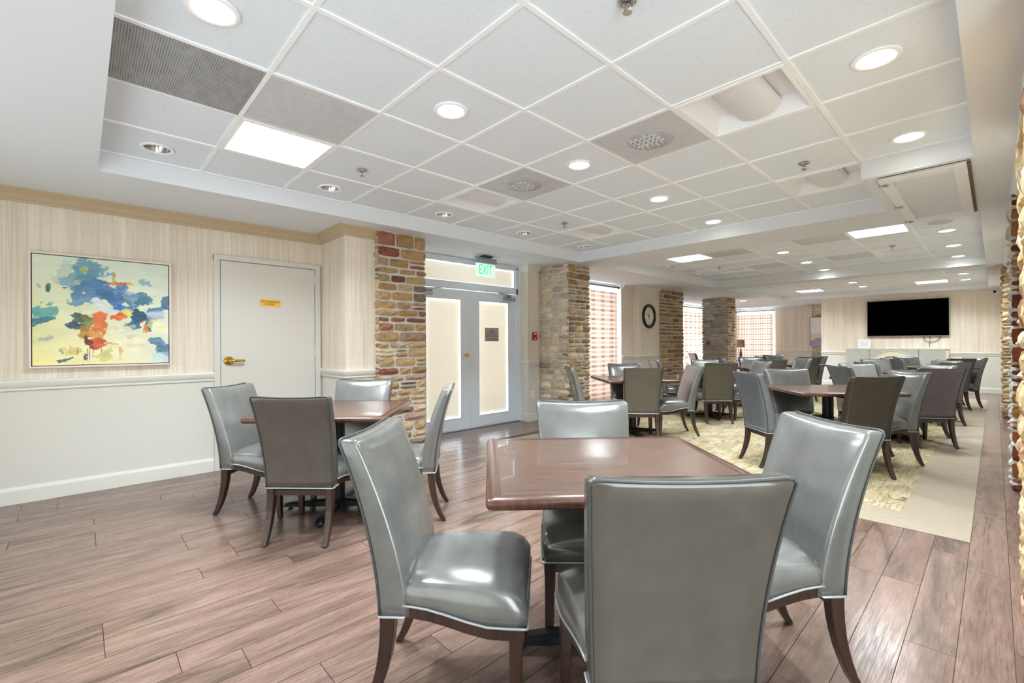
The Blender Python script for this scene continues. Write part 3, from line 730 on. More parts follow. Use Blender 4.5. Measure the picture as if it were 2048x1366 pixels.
def abstract(U, V):
    V = 1-V   # 0 at the top
    base = np.stack([206+10*fbm(U*4, V*4, 1)+26*V, 220+4*U+6*V, 198-46*V*(1-U)+6*U], -1)
    pale = fbm(U*3, V*9, 9)[..., None]; base = base*(.92+.14*pale)
    out = base.copy()
    wx = (fbm(U*7, V*7, 21)-.5); wy = (fbm(U*7, V*7, 33)-.5); fx = fbm(U*26, V*40, 41)
    ex = (fbm(U*14, V*14, 51)-.5)
    def blob(u, v, ru, rv, c, a=1.0, rag=1.0, sharp=7):
        nonlocal out
        d = np.sqrt(((U-u+wx*.13*rag)/ru)**2+((V-v+wy*.13*rag)/rv)**2)+ex*1.5*rag+(fx-.5)*1.1*rag
        m = np.clip((1-d)*sharp, 0, 1)*a*(.7+.5*fx); m = np.clip(m, 0, 1)[..., None]
        cc = np.array(c, float)*(0.82+.34*fbm(U*10, V*22, int(u*999)+7))[..., None]
        out = out*(1-m)+cc*m
    blob(.08, .5, .09, .07, (60, 140, 140), .8); blob(.06, .6, .08, .025, (40, 110, 125), .9); blob(.11, .3, .022, .05, (30, 100, 100), .95, .5); blob(.04, .3, .03, .02, (120, 140, 120), .5)
    blob(.4, .12, .13, .13, (100, 150, 172), .9); blob(.36, .2, .14, .12, (95, 142, 165), .85); blob(.2, .15, .08, .1, (150, 180, 178), .4); blob(.45, .3, .17, .1, (66, 116, 160), .95); blob(.38, .38, .13, .09, (88, 135, 165), .9)
    blob(.55, .36, .1, .09, (58, 108, 156), .95); blob(.62, .28, .07, .06, (80, 124, 170), .8); blob(.62, .44, .1, .035, (40, 110, 190), .9); blob(.35, .1, .035, .03, (190, 195, 90), .9, .5); blob(.3, .22, .03, .03, (180, 190, 130), .7)
    blob(.75, .38, .12, .06, (46, 104, 130), .85); blob(.76, .52, .1, .08, (18, 66, 92), .97); blob(.72, .6, .05, .07, (30, 84, 128), .9); blob(.83, .63, .05, .06, (24, 70, 96), .9); blob(.9, .44, .12, .03, (52, 122, 158), .85); blob(.97, .36, .04, .07, (52, 104, 140), .9)
    blob(.9, .5, .08, .06, (160, 178, 206), .7); blob(.7, .35, .05, .04, (150, 165, 200), .6)
    blob(.44, .44, .05, .06, (222, 226, 232), .95, .7); blob(.52, .47, .07, .03, (210, 214, 232), .8); blob(.65, .5, .06, .045, (232, 218, 112), .95, .6)
    blob(.3, .56, .08, .05, (50, 66, 62), .9); blob(.28, .63, .07, .05, (36, 62, 84), .9); blob(.37, .6, .06, .08, (120, 118, 50), .85); blob(.37, .72, .05, .07, (176, 124, 36), .9)
    blob(.47, .54, .06, .06, (226, 104, 34), .98, .8); blob(.46, .64, .05, .09, (216, 112, 48), .95); blob(.6, .54, .065, .04, (222, 92, 34), .98, .8); blob(.44, .74, .05, .06, (214, 136, 66), .85); blob(.42, .81, .09, .045, (204, 78, 34), .98, .9)
    blob(.37, .79, .03, .05, (70, 30, 30), .85); blob(.52, .82, .1, .012, (222, 126, 50), .8); blob(.6, .88, .02, .07, (226, 170, 80), .7); blob(.5, .9, .06, .05, (196, 186, 96), .6)
    blob(.34, .93, .022, .06, (40, 74, 92), .9); blob(.23, .94, .05, .018, (44, 74, 110), .9); blob(.21, .87, .03, .02, (120, 130, 150), .7); blob(.1, .76, .07, .03, (150, 160, 180), .7); blob(.27, .86, .07, .06, (196, 178, 80), .5)
    blob(.8, .66, .03, .05, (228, 138, 60), .9); blob(.77, .58, .01, .04, (228, 96, 40), .9); blob(.9, .78, .06, .04, (70, 120, 150), .85); blob(.95, .84, .06, .05, (70, 110, 140), .85); blob(.68, .7, .06, .025, (120, 130, 160), .6); blob(.9, .62, .08, .05, (228, 226, 150), .7)
    blob(.62, .22, .1, .014, (206, 104, 62), .95, .5); blob(.56, .18, .015, .07, (206, 164, 80), .8, .6); blob(.72, .24, .035, .025, (230, 180, 90), .8); blob(.8, .2, .03, .035, (110, 150, 170), .7); blob(.93, .93, .1, .07, (170, 208, 216), .6); blob(.65, .75, .14, .1, (240, 228, 196), .55)
    for k, u in enumerate((.37, .385, .41, .3, .47)):
        m = ((np.abs(U-u-.002*np.sin(V*40)) < .0028) & (V > .84) & (V < .97-.02*k)).astype(float)[..., None]*.8; out = out*(1-m)+np.array((140, 66, 40))*m
    return np.clip(out, 0, 255)
pc = empty('abstract_painting', (-5.33, .16, 1.07), 0, 'large abstract painting in blue, orange and cream with a pale frame', 'painting')
y0, y1, z0, z1 = -.295, .622, 1.07, 2.01; XP = -5.33
bm = B()
for a, b in (((XP, y0, z0), (XP+.05, y0+.014, z1)), ((XP, y1-.014, z0), (XP+.05, y1, z1)), ((XP, y0+.014, z0), (XP+.05, y1-.014, z0+.014)), ((XP, y0+.014, z1-.014), (XP+.05, y1-.014, z1))): box(bm, a, b, .0015)
obj('frame', bm, plain('frame_pale', (226, 210, 202), .4), pc)
obj('shadow_gap', bx((XP, y0+.014, z0+.014), (XP+.02, y1-.014, z1-.014)), dark, pc)
obj('backing', bx((XP+.02, y0+.02, z0+.02), (XP+.037, y1-.02, z1-.02)), dark, pc)
painted_sheet('canvas', pc, (XP+.038, y0+.02, z0+.02), (0, 1, 0), (0, 0, 1), y1-y0-.04, z1-z0-.04, 300, 300, abstract)

# landscape on the far stone panel
def landscape(U, V):
    out = np.stack([238+0*U, 235+0*U, 228+4*V], -1); n = fbm(U*4, V*4, 71)
    def band(line, c, a):
        nonlocal out
        m = (np.clip((line-V)*40, 0, 1)*a)[..., None]; out = out*(1-m)+np.array(c, float)*m
    band(.42+.06*n, (206, 204, 210), .7); band(.3+.08*np.sin(U*6)+.04*n, (232, 222, 150), .9); band(.16+.14*np.exp(-((U-.35)/.25)**2), (150, 152, 196), .95); band(.12*U+.02, (236, 206, 120), .7)
    return np.clip(out, 0, 255)
pl_ = empty('landscape_picture', (-3.9, 17.8, 1.12), 0, 'small framed landscape print hung on the far stone panel', 'painting')
bm = B()
for a, b in (((-4.27, 17.77, 1.11), (-4.25, 17.815, 2.08)), ((-3.56, 17.77, 1.11), (-3.54, 17.815, 2.08)), ((-4.25, 17.77, 1.11), (-3.56, 17.815, 1.13)), ((-4.25, 17.77, 2.06), (-3.56, 17.815, 2.08))): box(bm, a, b)
obj('frame', bm, plain('frame_grey', (150, 150, 148), .4), pl_)
painted_sheet('print', pl_, (-4.25, 17.785, 1.13), (1, 0, 0), (0, 0, 1), .69, .93, 60, 80, landscape)

# ------------------------------------------------------------------ television, mantel
tv = empty('television', (-1.595, 15.8, 1.39), 0, 'large black flat television on the far wall', 'television')
obj('screen', bx((-2.405, 15.727, 1.405), (-.785, 15.732, 2.338)), tv_black, tv)
obj('bezel', bx((-2.42, 15.732, 1.388), (-.77, 15.765, 2.35), .004), plain('bezel', (150, 152, 152), .35, .6), tv)
obj('wall_bracket', bx((-1.9, 15.765, 1.7), (-1.3, 15.797, 2.1)), black_metal, tv)
cb = tube(B(), [(-1.25, 15.77, 1.4), (-1.26, 15.77, 1.34), (-1.22, 15.77, 1.26), (-1.14, 15.77, 1.225), (-1.05, 15.77, 1.25), (-.97, 15.77, 1.3), (-.94, 15.77, 1.36), (-.94, 15.77, 1.4)], .006, 6)
tube(cb, [(-1.14, 15.77, 1.4), (-1.14, 15.77, 1.24), (-1.15, 15.77, 1.1)], .005, 6)
tag(obj('cable', cb, dark), 'thin black cables hanging below the television', 'cable')
fp = empty('fireplace_surround', (-1.83, 15.72, 0), 0, 'pale carved stone fireplace surround below the television', 'fireplace')
x = M('carved_stone', rough=.6); v = x.coords(scale=(3, 1, 1.6)); wv = x.n('ShaderNodeTexWave', wave_type='BANDS', bands_direction='DIAGONAL'); wv.inputs['Scale'].default_value = 9; wv.inputs['Distortion'].default_value = 5; wv.inputs['Detail'].default_value = 3; x.l(v, wv.inputs[0])
x.col(x.ramp(wv.outputs[1], [(.2, (158, 164, 154)), (.7, (220, 218, 206))])); x.bump(wv.outputs[1], .7, .02); carved = x.m
cream_stone = plain('cream_stone', (208, 202, 182), .6)
obj('body', bx((-2.88, 15.66, 0), (-.79, 15.797, 1.05)), cream_stone, fp)
obj('joint_line', bx((-2.862, 15.655, .02), (-.85, 15.661, 1.045)), plain('joint_grey', (120, 118, 104), .8), fp)
for a, b in ((-2.86, -2.362), (-2.35, -1.86), (-1.852, -1.352), (-1.34, -.85)):
    obj('panel', bx((a, 15.645, .02), (b, 15.66, 1.045), .003), carved, fp)
obj('mantel_edge', bx((-2.89, 15.64, 1.05), (-.78, 15.797, 1.068), .003), cream_stone, fp)
def arch(r0, r1, yy, nm):
    bm = B(); cx, cz = -1.857, .5; k = 40; R = []
    for i in range(k+1):
        a = PI*i/k; R.append([bm.verts.new((cx+r*math.cos(a), y, cz+r*1.0*math.sin(a))) for r, y in ((r0, yy), (r0, yy+.03), (r1, yy+.03), (r1, yy))])
    for i in range(k):
        for j in range(4): bm.faces.new((R[i][j], R[i][(j+1) % 4], R[i+1][(j+1) % 4], R[i+1][j]))
    bmesh.ops.recalc_face_normals(bm, faces=bm.faces); return obj(nm, bm, cream_stone, fp)
arch(.38, .5, 15.632, 'arch'); arch(.365, .38, 15.622, 'arch_bead'); arch(.5, .512, 15.622, 'arch_bead')
ns = empty('notice_card', (-2.47, 15.7, 1.068), 0, 'white framed notice card standing on the fireplace mantel', 'sign')
obj('board', bx((-2.61, 15.69, 1.07), (-2.33, 15.7, 1.31), .003), white_plastic, ns)
obj('sheet', bx((-2.595, 15.687, 1.083), (-2.345, 15.69, 1.297)), plain('paper', (226, 228, 226), .8), ns)
bm = B()
for z_, a, b in ((1.245, -2.57, -2.47), (1.215, -2.57, -2.39), (1.175, -2.57, -2.39), (1.14, -2.57, -2.39)): box(bm, (a, 15.686, z_-.004), (b, 15.687, z_+.004))
obj('print_line', bm, plain('print_grey', (176, 186, 184), .8), ns, kind='stuff')
obj('emblem', bx((-2.425, 15.686, 1.255), (-2.395, 15.687, 1.268)), plain('print_dark', (120, 120, 120), .8), ns)
tag(obj('cable_box', bx((-2.0, 15.66, 1.069), (-1.79, 15.76, 1.085), .004), white_plastic), 'flat white box lying on the mantel under the television', 'box')
sc_ = empty('security_camera', (.03, 15.6, ZS), 0, 'small white security camera under the ceiling in the far right corner', 'camera')
obj('mount', lathe(B(), [(.05, -.03), (.05, 0)], (.03, 15.6, ZS), 16), white_plastic, sc_, smooth=False)
obj('body', tube(B(), [(.03, 15.62, ZS-.075), (.0, 15.5, ZS-.09)], .045, 14), white_plastic, sc_)
obj('lens', tube(B(), [(.0, 15.5, ZS-.09), (-.003, 15.488, ZS-.0915)], .03, 14), dark, sc_)

# lamp on a side table
st_ = empty('side_table', (-6.04, 16.6, 0), 0, 'small round dark side table under the lamp near the far curtain', 'table')
obj('table_top', lathe(B(), [(.25, .6), (.26, .61), (.26, .625), (.25, .63)], (-6.04, 16.6, 0), 24), edge_wood, st_)
obj('column', lathe(B(), [(.03, .03), (.03, .6)], (-6.04, 16.6, 0), 12), edge_wood, st_); obj('base', lathe(B(), [(.18, 0), (.18, .02), (.04, .04)], (-6.04, 16.6, 0), 24), edge_wood, st_)
lm = empty('table_lamp', (-6.04, 16.6, .63), 0, 'table lamp with a brown drum shade near the far curtain', 'lamp')
obj('lamp_base', lathe(B(), [(.07, .0), (.07, .02), (.025, .04), (.035, .12), (.05, .2), (.03, .3), (.012, .4), (.008, .5), (.008, .72), (.012, .74)], (-6.04, 16.6, .63), 16), leg_wood, lm, smooth=True)
obj('lamp_shade', lathe(B(), [(.13, .45), (.115, .70)], (-6.04, 16.6, .63), 24, caps=False), shade_cloth, lm, smooth=True)

# ------------------------------------------------------------------ ceiling fixtures
ORD = ['nearest', 'second', 'third', 'fourth', 'fifth', 'sixth']
def fx(name, x, y, label, cat, group, z=ZC):
    return empty(name, (x, y, z), 0, label, cat, group)
ring_bm = lathe(B(), [(.074, .0), (.078, -.004), (.098, -.006), (.102, -.002), (.102, .004), (.074, .004)], (0, 0, 0), 32, caps=False); ring_me = bpy.data.meshes.new('trim_ring'); ring_bm.to_mesh(ring_me); ring_bm.free(); ring_me.materials.append(bar_paint)
disc_bm = lathe(B(), [(.001, .001), (.076, .001)], (0, 0, 0), 28, caps=False); disc_me = bpy.data.meshes.new('lens_disc'); disc_bm.to_mesh(disc_me); disc_bm.free(); disc_me.materials.append(bulb_glow)
cone_bm = lathe(B(), [(.076, .0), (.062, .05), (.04, .075), (.001, .08)], (0, 0, 0), 28, caps=False); cone_me = bpy.data.meshes.new('reflector'); cone_bm.to_mesh(cone_me); cone_bm.free(); cone_me.materials.append(chrome)
bl_bm = lathe(B(), [(.001, .02), (.03, .025), (.036, .045), (.025, .07)], (0, 0, 0), 16, caps=False); bl_me = bpy.data.meshes.new('bulb'); bl_bm.to_mesh(bl_me); bl_bm.free(); bl_me.materials.append(plain('bulb_off', (214, 214, 210), .4))
def downlight(x, y, lit, label, power=0, zz=ZC):
    if not lit:
        q = cell_rect(cell(x, y)); x, y = (q[0]+q[2])/2, (q[1]+q[3])/2
    e = fx('recessed_downlight', x, y, label, 'light', 'lit recessed downlights' if lit else 'unlit recessed downlights', zz)
    r = obj('trim_ring', ring_me, None, e, smooth=True); r.location = (0, 0, -.001)
    if lit:
        d = obj('lens_disc', disc_me, None, e); d.location = (0, 0, -.003)
        l = bpy.data.lights.new('downlight_glow', 'AREA'); l.shape = 'DISK'; l.size = .14; l.energy = power; l.color = (.85, .95, 1.02); l.spread = math.radians(125)
        lo = bpy.data.objects.new('downlight_glow', l); C.objects.link(lo); lo.location = (x, y, zz-.012)
    else:
        d = obj('reflector', cone_me, None, e, smooth=True); d.location = (0, 0, .0); b = obj('bulb', bl_me, None, e, smooth=True); b.location = (0, 0, .004)
PW_D = 16
for k, y in enumerate((.404, 1.61, 2.83, 4.063, 5.293)): downlight(-2.22, y, True, f'{ORD[k]} lit downlight of the middle row in the front coffer', PW_D)
for k, y in enumerate((2.838, 4.086)): downlight(-.395, y, True, f'{ORD[k]} lit downlight beside the right soffit of the front coffer', PW_D)
downlight(-.395, 1.6, True, 'lit downlight of the right row above the top edge of the photo', PW_D)
for k, y in enumerate((.439, 1.621, 2.823, 4.029, 5.254)): downlight(-4.055, y, False, f'{ORD[k]} unlit downlight along the left soffit of the front coffer')
for k, y in enumerate((7.911, 9.201, 10.4)): downlight(-2.25, y, True, f'{ORD[k]} lit downlight of the middle row in the second coffer', PW_D*.68)
for k, y in enumerate((7.885, 9.179, 10.4)): downlight(-.41, y, True, f'{ORD[k]} lit downlight of the right row in the second coffer', PW_D*.68)
for k, y in enumerate((7.9, 9.2)): downlight(-4.055, y, False, f'{ORD[k]} unlit downlight along the left side of the second coffer')
for k, y in enumerate((13.12, 14.28)): downlight(-2.28, y, True, f'{ORD[k]} lit downlight of the middle row in the farthest coffer', PW_D*.6)
for k, y in enumerate((13.15, 14.44)): downlight(-.44, y, True, f'{ORD[k]} lit downlight of the right row in the farthest coffer', PW_D*.6)
downlight(-5.2, 14.5, True, 'lit downlight in the low soffit right of the grey stone pillar', 60, ZS)

def troffer(x, y, lit, label):
    c = cell(x, y); x0, y0, x1, y1 = cell_rect(c); cx, cy = (x0+x1)/2, (y0+y1)/2; h = T/2-.014
    e = fx('ceiling_light_panel', cx, cy, label, 'light', 'lit ceiling light panels' if lit else 'unlit ceiling light panels')
    bm = B()
    for a, b in (((-h, -h, -.006), (-h+.022, h, .01)), ((h-.022, -h, -.006), (h, h, .01)), ((-h+.022, -h, -.006), (h-.022, -h+.022, .01)), ((-h+.022, h-.022, -.006), (h-.022, h, .01))): box(bm, a, b)
    obj('frame', bm, bar_paint, e, False)
    k = h-.022
    bm = B(); q = [bm.verts.new(p) for p in ((-k, -k, 0), (k, -k, 0), (k, k, 0), (-k, k, 0))]; i_ = .03 if lit else .05
    q2 = [bm.verts.new(p) for p in ((-k+i_, -k+i_, .09), (k-i_, -k+i_, .09), (k-i_, k-i_, .09), (-k+i_, k-i_, .09))]
    for a in range(4): bm.faces.new((q[a], q[(a+1) % 4], q2[(a+1) % 4], q2[a]))
    bm.faces.new(q2); obj('reflector_tray', bm, white_paint, e, False)
    if lit:
        obj('diffuser', box(B(), (-k+.02, -k+.012, .012), (k-.02, k-.012, .016)), panel_glow, e, False)
        l = bpy.data.lights.new('panel_glow', 'AREA'); l.shape = 'SQUARE'; l.size = .46; l.energy = 28 if y < 5 else (18 if y < 10 else 14); l.color = (.85, .95, 1.02); l.spread = math.radians(140)
        lo = bpy.data.objects.new('panel_glow', l); C.objects.link(lo); lo.location = (cx, cy, ZC-.002)
    else:
        bm = B(); n = 12; R = []
        for i in range(n+1):
            a = PI*i/n; R.append([bm.verts.new((.13*math.cos(a), yy, .075-.07*math.sin(a))) for yy in (-k+.03, k-.03)])
        for i in range(n): bm.faces.new((R[i][0], R[i+1][0], R[i+1][1], R[i][1]))
        for s in (0, 1): bm.faces.new([r[s] for r in R])
        bmesh.ops.recalc_face_normals(bm, faces=bm.faces)
        obj('lamp_basket', bm, plain('basket', (226, 228, 232), .5), e, False, smooth=False)
for p, lb in zip(LIT, ('bright light panel in the front coffer beside the dark grille', 'bright light panel at the left of the second coffer', 'bright light panel at the right of the second coffer, over the television end', 'bright light panel at the left of the farthest coffer', 'bright light panel at the right of the farthest coffer, above the television')): troffer(*p, True, lb)
for p, lb in zip(UNLIT, ('large unlit light panel with a curved basket at upper right of the front coffer', 'unlit light panel beside the left round diffuser plate', 'unlit light panel just left of the ceiling access hatch', 'unlit light panel at the far left of the front coffer', 'unlit light panel at the right of the second coffer', 'unlit light panel at the left of the second coffer')): troffer(*p, False, lb)
def grille(x, y, m, label, round_=False):
    x0, y0, x1, y1 = cell_rect(cell(x, y)); cx, cy = (x0+x1)/2, (y0+y1)/2; h = T/2-.012
    e = fx('ceiling_grille', cx, cy, label, 'grille', 'perforated ceiling grilles')
    obj('perforated_sheet', box(B(), (-h, -h, .0), (h, h, .004)), m, e, False)
    obj('edge_frame', box(box(box(box(B(), (-h, -h, -.003), (-h+.01, h, .004)), (h-.01, -h, -.003), (h, h, .004)), (-h+.01, -h, -.003), (h-.01, -h+.01, .004)), (-h+.01, h-.01, -.003), (h-.01, h, .004)), m, e, False)
    if round_:
        obj('diffuser_disc', lathe(B(), [(.001, -.004), (.15, -.004), (.155, -.001), (.155, .001)], (0, 0, 0), 32, caps=False), plain('disc_grey', (178, 181, 186), .6), e, False, smooth=True)
        bm = B()
        for k in range(5): box(bm, (-.1+.035*k, -.12+.02*(k % 3), -.009), (-.088+.035*k, .08+.02*(k % 2), -.004))
        for k in range(3): box(bm, (-.12, -.07+.05*k, -.009), (.08, -.058+.05*k, -.004))
        obj('vane', bm, plain('vane', (216, 218, 222), .6), e, False, kind='stuff')
grille(*GRD[0], grille_dark, 'dark grey perforated return grille at upper left of the ceiling')
for p, lb in zip(GRL, ('lighter perforated grille beside the bright front light panel', 'perforated grille left of the right bright panel in the second coffer', 'perforated grille right of the left bright panel in the second coffer', 'perforated grille at the far right of the second coffer', 'perforated grille at the far left of the second coffer')): grille(*p, grille_light, lb)
for p, lb in zip(DIF, ('perforated diffuser with round plate left of the large unlit panel', 'perforated diffuser with round plate in the left half of the front coffer')): grille(*p, grille_light, lb, True)

def sprinkler(x, y, z, label):
    e = fx('sprinkler_head', x, y, label, 'sprinkler', 'fire sprinkler heads', z)
    obj('escutcheon', lathe(B(), [(.038, 0), (.036, -.006), (.016, -.01), (.012, .002)], (0, 0, 0), 20), chrome, e, False, smooth=True)
    bm = lathe(B(), [(.011, -.005), (.011, -.02), (.006, -.024)], (0, 0, 0), 10); tube(bm, [(-.011, 0, -.018), (-.014, 0, -.034), (0, 0, -.046)], .003, 6); tube(bm, [(.011, 0, -.018), (.014, 0, -.034), (0, 0, -.046)], .003, 6)
    obj('frame_arms', bm, chrome, e, False); obj('deflector', lathe(B(), [(.02, -.047), (.018, -.049)], (0, 0, 0), 14), chrome, e, False)
for x_, y_, lb in ((-3.46, 1.64, 'sprinkler head right of the bright front panel'), (-3.42, 4.078, 'sprinkler head near the far left of the front coffer'), (-1.014, 4.09, 'sprinkler head between the two unlit panels at the right'), (-1.019, 1.618, 'sprinkler head cut by the top edge of the photo'), (-1.015, 9.159-.6, 'sprinkler head in the second coffer at right'), (-3.5, 8.6, 'sprinkler head in the second coffer at left')): sprinkler(x_, y_, ZC, lb)
def roundspk(x, y, z, label):
    e = fx('ceiling_speaker', x, y, label, 'speaker', 'round ceiling speakers', z)
    obj('speaker_grille', lathe(B(), [(.001, -.006), (.11, -.006), (.12, -.003)], (0, 0, 0), 32, caps=False), plain('speaker_cloth', (196, 198, 202), .7), e, False); obj('bezel', lathe(B(), [(.12, -.003), (.132, -.006), (.136, .0)], (0, 0, 0), 32, caps=False), bar_paint, e, False)
roundspk(-.436, 7.293, ZC, 'round white speaker beyond the ceiling hatch'); roundspk(-4.06, 6.65, ZC, 'round white speaker at the near left of the second coffer'); roundspk(-4.06, 8.6, ZC, 'round white speaker at the far left of the second coffer')
e = fx('smoke_detector', -3.1, 10.3, 'white smoke detector by the beam of the second coffer', 'detector', None)
obj('base', lathe(B(), [(.06, 0), (.06, -.015), (.045, -.02)], (0, 0, 0), 20), white_plastic, e, False); obj('chamber', lathe(B(), [(.042, -.02), (.04, -.045), (.02, -.05), (.001, -.05)], (0, 0, 0), 20, caps=False), white_plastic, e, False)

# access hatch in the right soffit
ah = empty('access_hatch', (-.36, 5.3, ZS), 0, 'white recessed ceiling access hatch with worn edge at right', 'hatch')
a0, a1, b0, b1 = -.61, -.13, 4.43, 6.18; bm = B(); zt = ZS-.001
for a, b in (((a0, b0, zt-.03), (a0+.075, b1, zt)), ((a1-.07, b0, zt-.03), (a1, b1, zt)), ((a0+.075, b0, zt-.03), (a1-.07, b0+.09, zt)), ((a0+.075, b1-.07, zt-.03), (a1-.07, b1, zt))): box(bm, a, b, .004)
obj('door_frame', bm, white_paint, ah)
obj('recessed_panel', bx((a0+.075, b0+.09, zt-.002), (a1-.07, b1-.07, zt)), soffit_paint, ah)
obj('gap', bx((a0, b0-.012, zt-.0015), (a1+.02, b0-.003, zt)), dark, ah)
obj('worn_rail', bx((a1+.003, b0+.02, zt-.012), (a1+.02, b1, zt)), rust, ah, kind=None)
for y in (4.55, 5.38, 6.12):
    obj('latch_clip', box(lathe(B(), [(.022, -.016), (.02, -.02), (.001, -.021)], (a0+.03, y, ZS-.02), 14, caps=False), (a0-.012, y-.015, ZS-.036), (a0+.01, y+.015, ZS-.001), .002), chrome, ah)

# ------------------------------------------------------------------ tables
def make_table(label, sx=.96, sy=.96):
    t = empty('dining_table', (0, 0, 0), 0, label, 'table', 'square dining tables')
    h = .765; th = .034
    # bullnose edge: rounded frame around a laminate field
    bm = B(); pr = [(-.05, h-th), (-.008, h-th), (-.002, h-th+.007), (0, h-th/2), (-.002, h-.007), (-.008, h-.001), (-.05, h)]
    rings = []
    for cx, cy in ((-1, -1), (1, -1), (1, 1), (-1, 1)):
        R = []
        for ang in (0, 30, 60, 90):
            base = {(-1, -1): 180, (1, -1): 270, (1, 1): 0, (-1, 1): 90}[(cx, cy)]; a = math.radians(base+ang); rr = .02
            for_c = (cx*(sx/2-rr), cy*(sy/2-rr)); R.append([bm.verts.new((for_c[0]+math.cos(a)*(rr+max(o, -rr))+ (cx*(o+rr) if o < -rr else 0), for_c[1]+math.sin(a)*(rr+max(o, -rr)) + (cy*(o+rr) if o < -rr else 0), z)) for o, z in pr])
        rings += R
    n = len(rings); k = len(pr)
    for i in range(n):
        for j in range(k-1): bm.faces.new((rings[i][j], rings[(i+1) % n][j], rings[(i+1) % n][j+1], rings[i][j+1]))
    bmesh.ops.remove_doubles(bm, verts=bm.verts, dist=.0005); bmesh.ops.recalc_face_normals(bm, faces=bm.faces)
    obj('edge_band', bm, edge_wood, t, False, smooth=True)
    obj('table_top', box(B(), (-sx/2+.048, -sy/2+.048, h-th+.001), (sx/2-.048, sy/2-.048, h-.0005)), laminate, t, False)
    obj('mounting_plate', box(box(box(B(), (-.2, -.2, h-th-.014), (.2, .2, h-th)), (-.3, -.025, h-th-.035), (.3, .025, h-th-.014), .004), (-.025, -.3, h-th-.035), (.025, .3, h-th-.014), .004), black_metal, t, False)
    obj('column', lathe(B(), [(.05, .06), (.05, h-th-.03)], (0, 0, 0), 20), black_metal, t, False, smooth=False)
    obj('hub', lathe(B(), [(.075, .02), (.075, .06), (.055, .09), (.05, .09)], (0, 0, 0), 20), black_metal, t, False)
    for q in range(4):
        a = q*PI/2; d = Vector((math.cos(a), math.sin(a), 0)); s = Vector((-d.y, d.x, 0)); bm = B(); R = []
        for l_, wd, z0_, z1_ in ((.05, .036, .028, .085), (.2, .034, .026, .07), (.34, .032, .026, .058), (.385, .03, .024, .05), (.405, .022, .026, .038)):
            R.append([bm.verts.new(d*l_+s*o+Vector((0, 0, z))) for o, z in ((-wd, z0_), (wd, z0_), (wd, z1_-.012), (wd*.6, z1_), (-wd*.6, z1_), (-wd, z1_-.012))])
        for i in range(len(R)-1):
            for j in range(6): bm.faces.new((R[i][j], R[i][(j+1) % 6], R[i+1][(j+1) % 6], R[i+1][j]))
        bm.faces.new(R[0]); bm.faces.new(R[-1]); bmesh.ops.recalc_face_normals(bm, faces=bm.faces)
        f_ = obj('foot', bm, black_metal, t, False)
        obj('glide', lathe(B(), [(.016, 0), (.018, .006), (.007, .01), (.007, .028)], tuple(d*.36), 12), dark, f_, False)
    return t
tbl = make_table('nearest square dining table, brown laminate top with a wood edge', .99, .93); tbl.location = (-1.11, 1.585, 0); tbl.rotation_euler = (0, 0, math.radians(49.3))
tb2 = make_table('square dining table by the closet door', .95, .95); tb2.location = (-3.45, 1.43, 0); tb2.rotation_euler = (0, 0, math.radians(48))
for lb, x_, y_, a in (('square dining table in front of the nearest plaid curtain', -3.43, 5.52, 50), ('square dining table beyond the curtain table, before the clock', -3.3, 7.68, 47),
                      ('square dining table behind the right-hand near chair', -1.19, 5.62, 40), ('second square table of the right-hand row toward the television', -.93, 7.58, 44),
                      ('third square table of the right-hand row toward the television', -.94, 9.66, 46), ('farthest table of the right-hand row, before the fireplace', -.84, 11.88, 46),
                      ('square table of the middle row before the grey stone pillar', -3.14, 9.6, 47), ('farthest table of the middle row, before the far stone panel', -3.1, 11.5, 47)):
    c = copy_tree(tb2); c['label'] = lb; c.location = (x_, y_, .004); c.rotation_euler = (0, 0, math.radians(a))

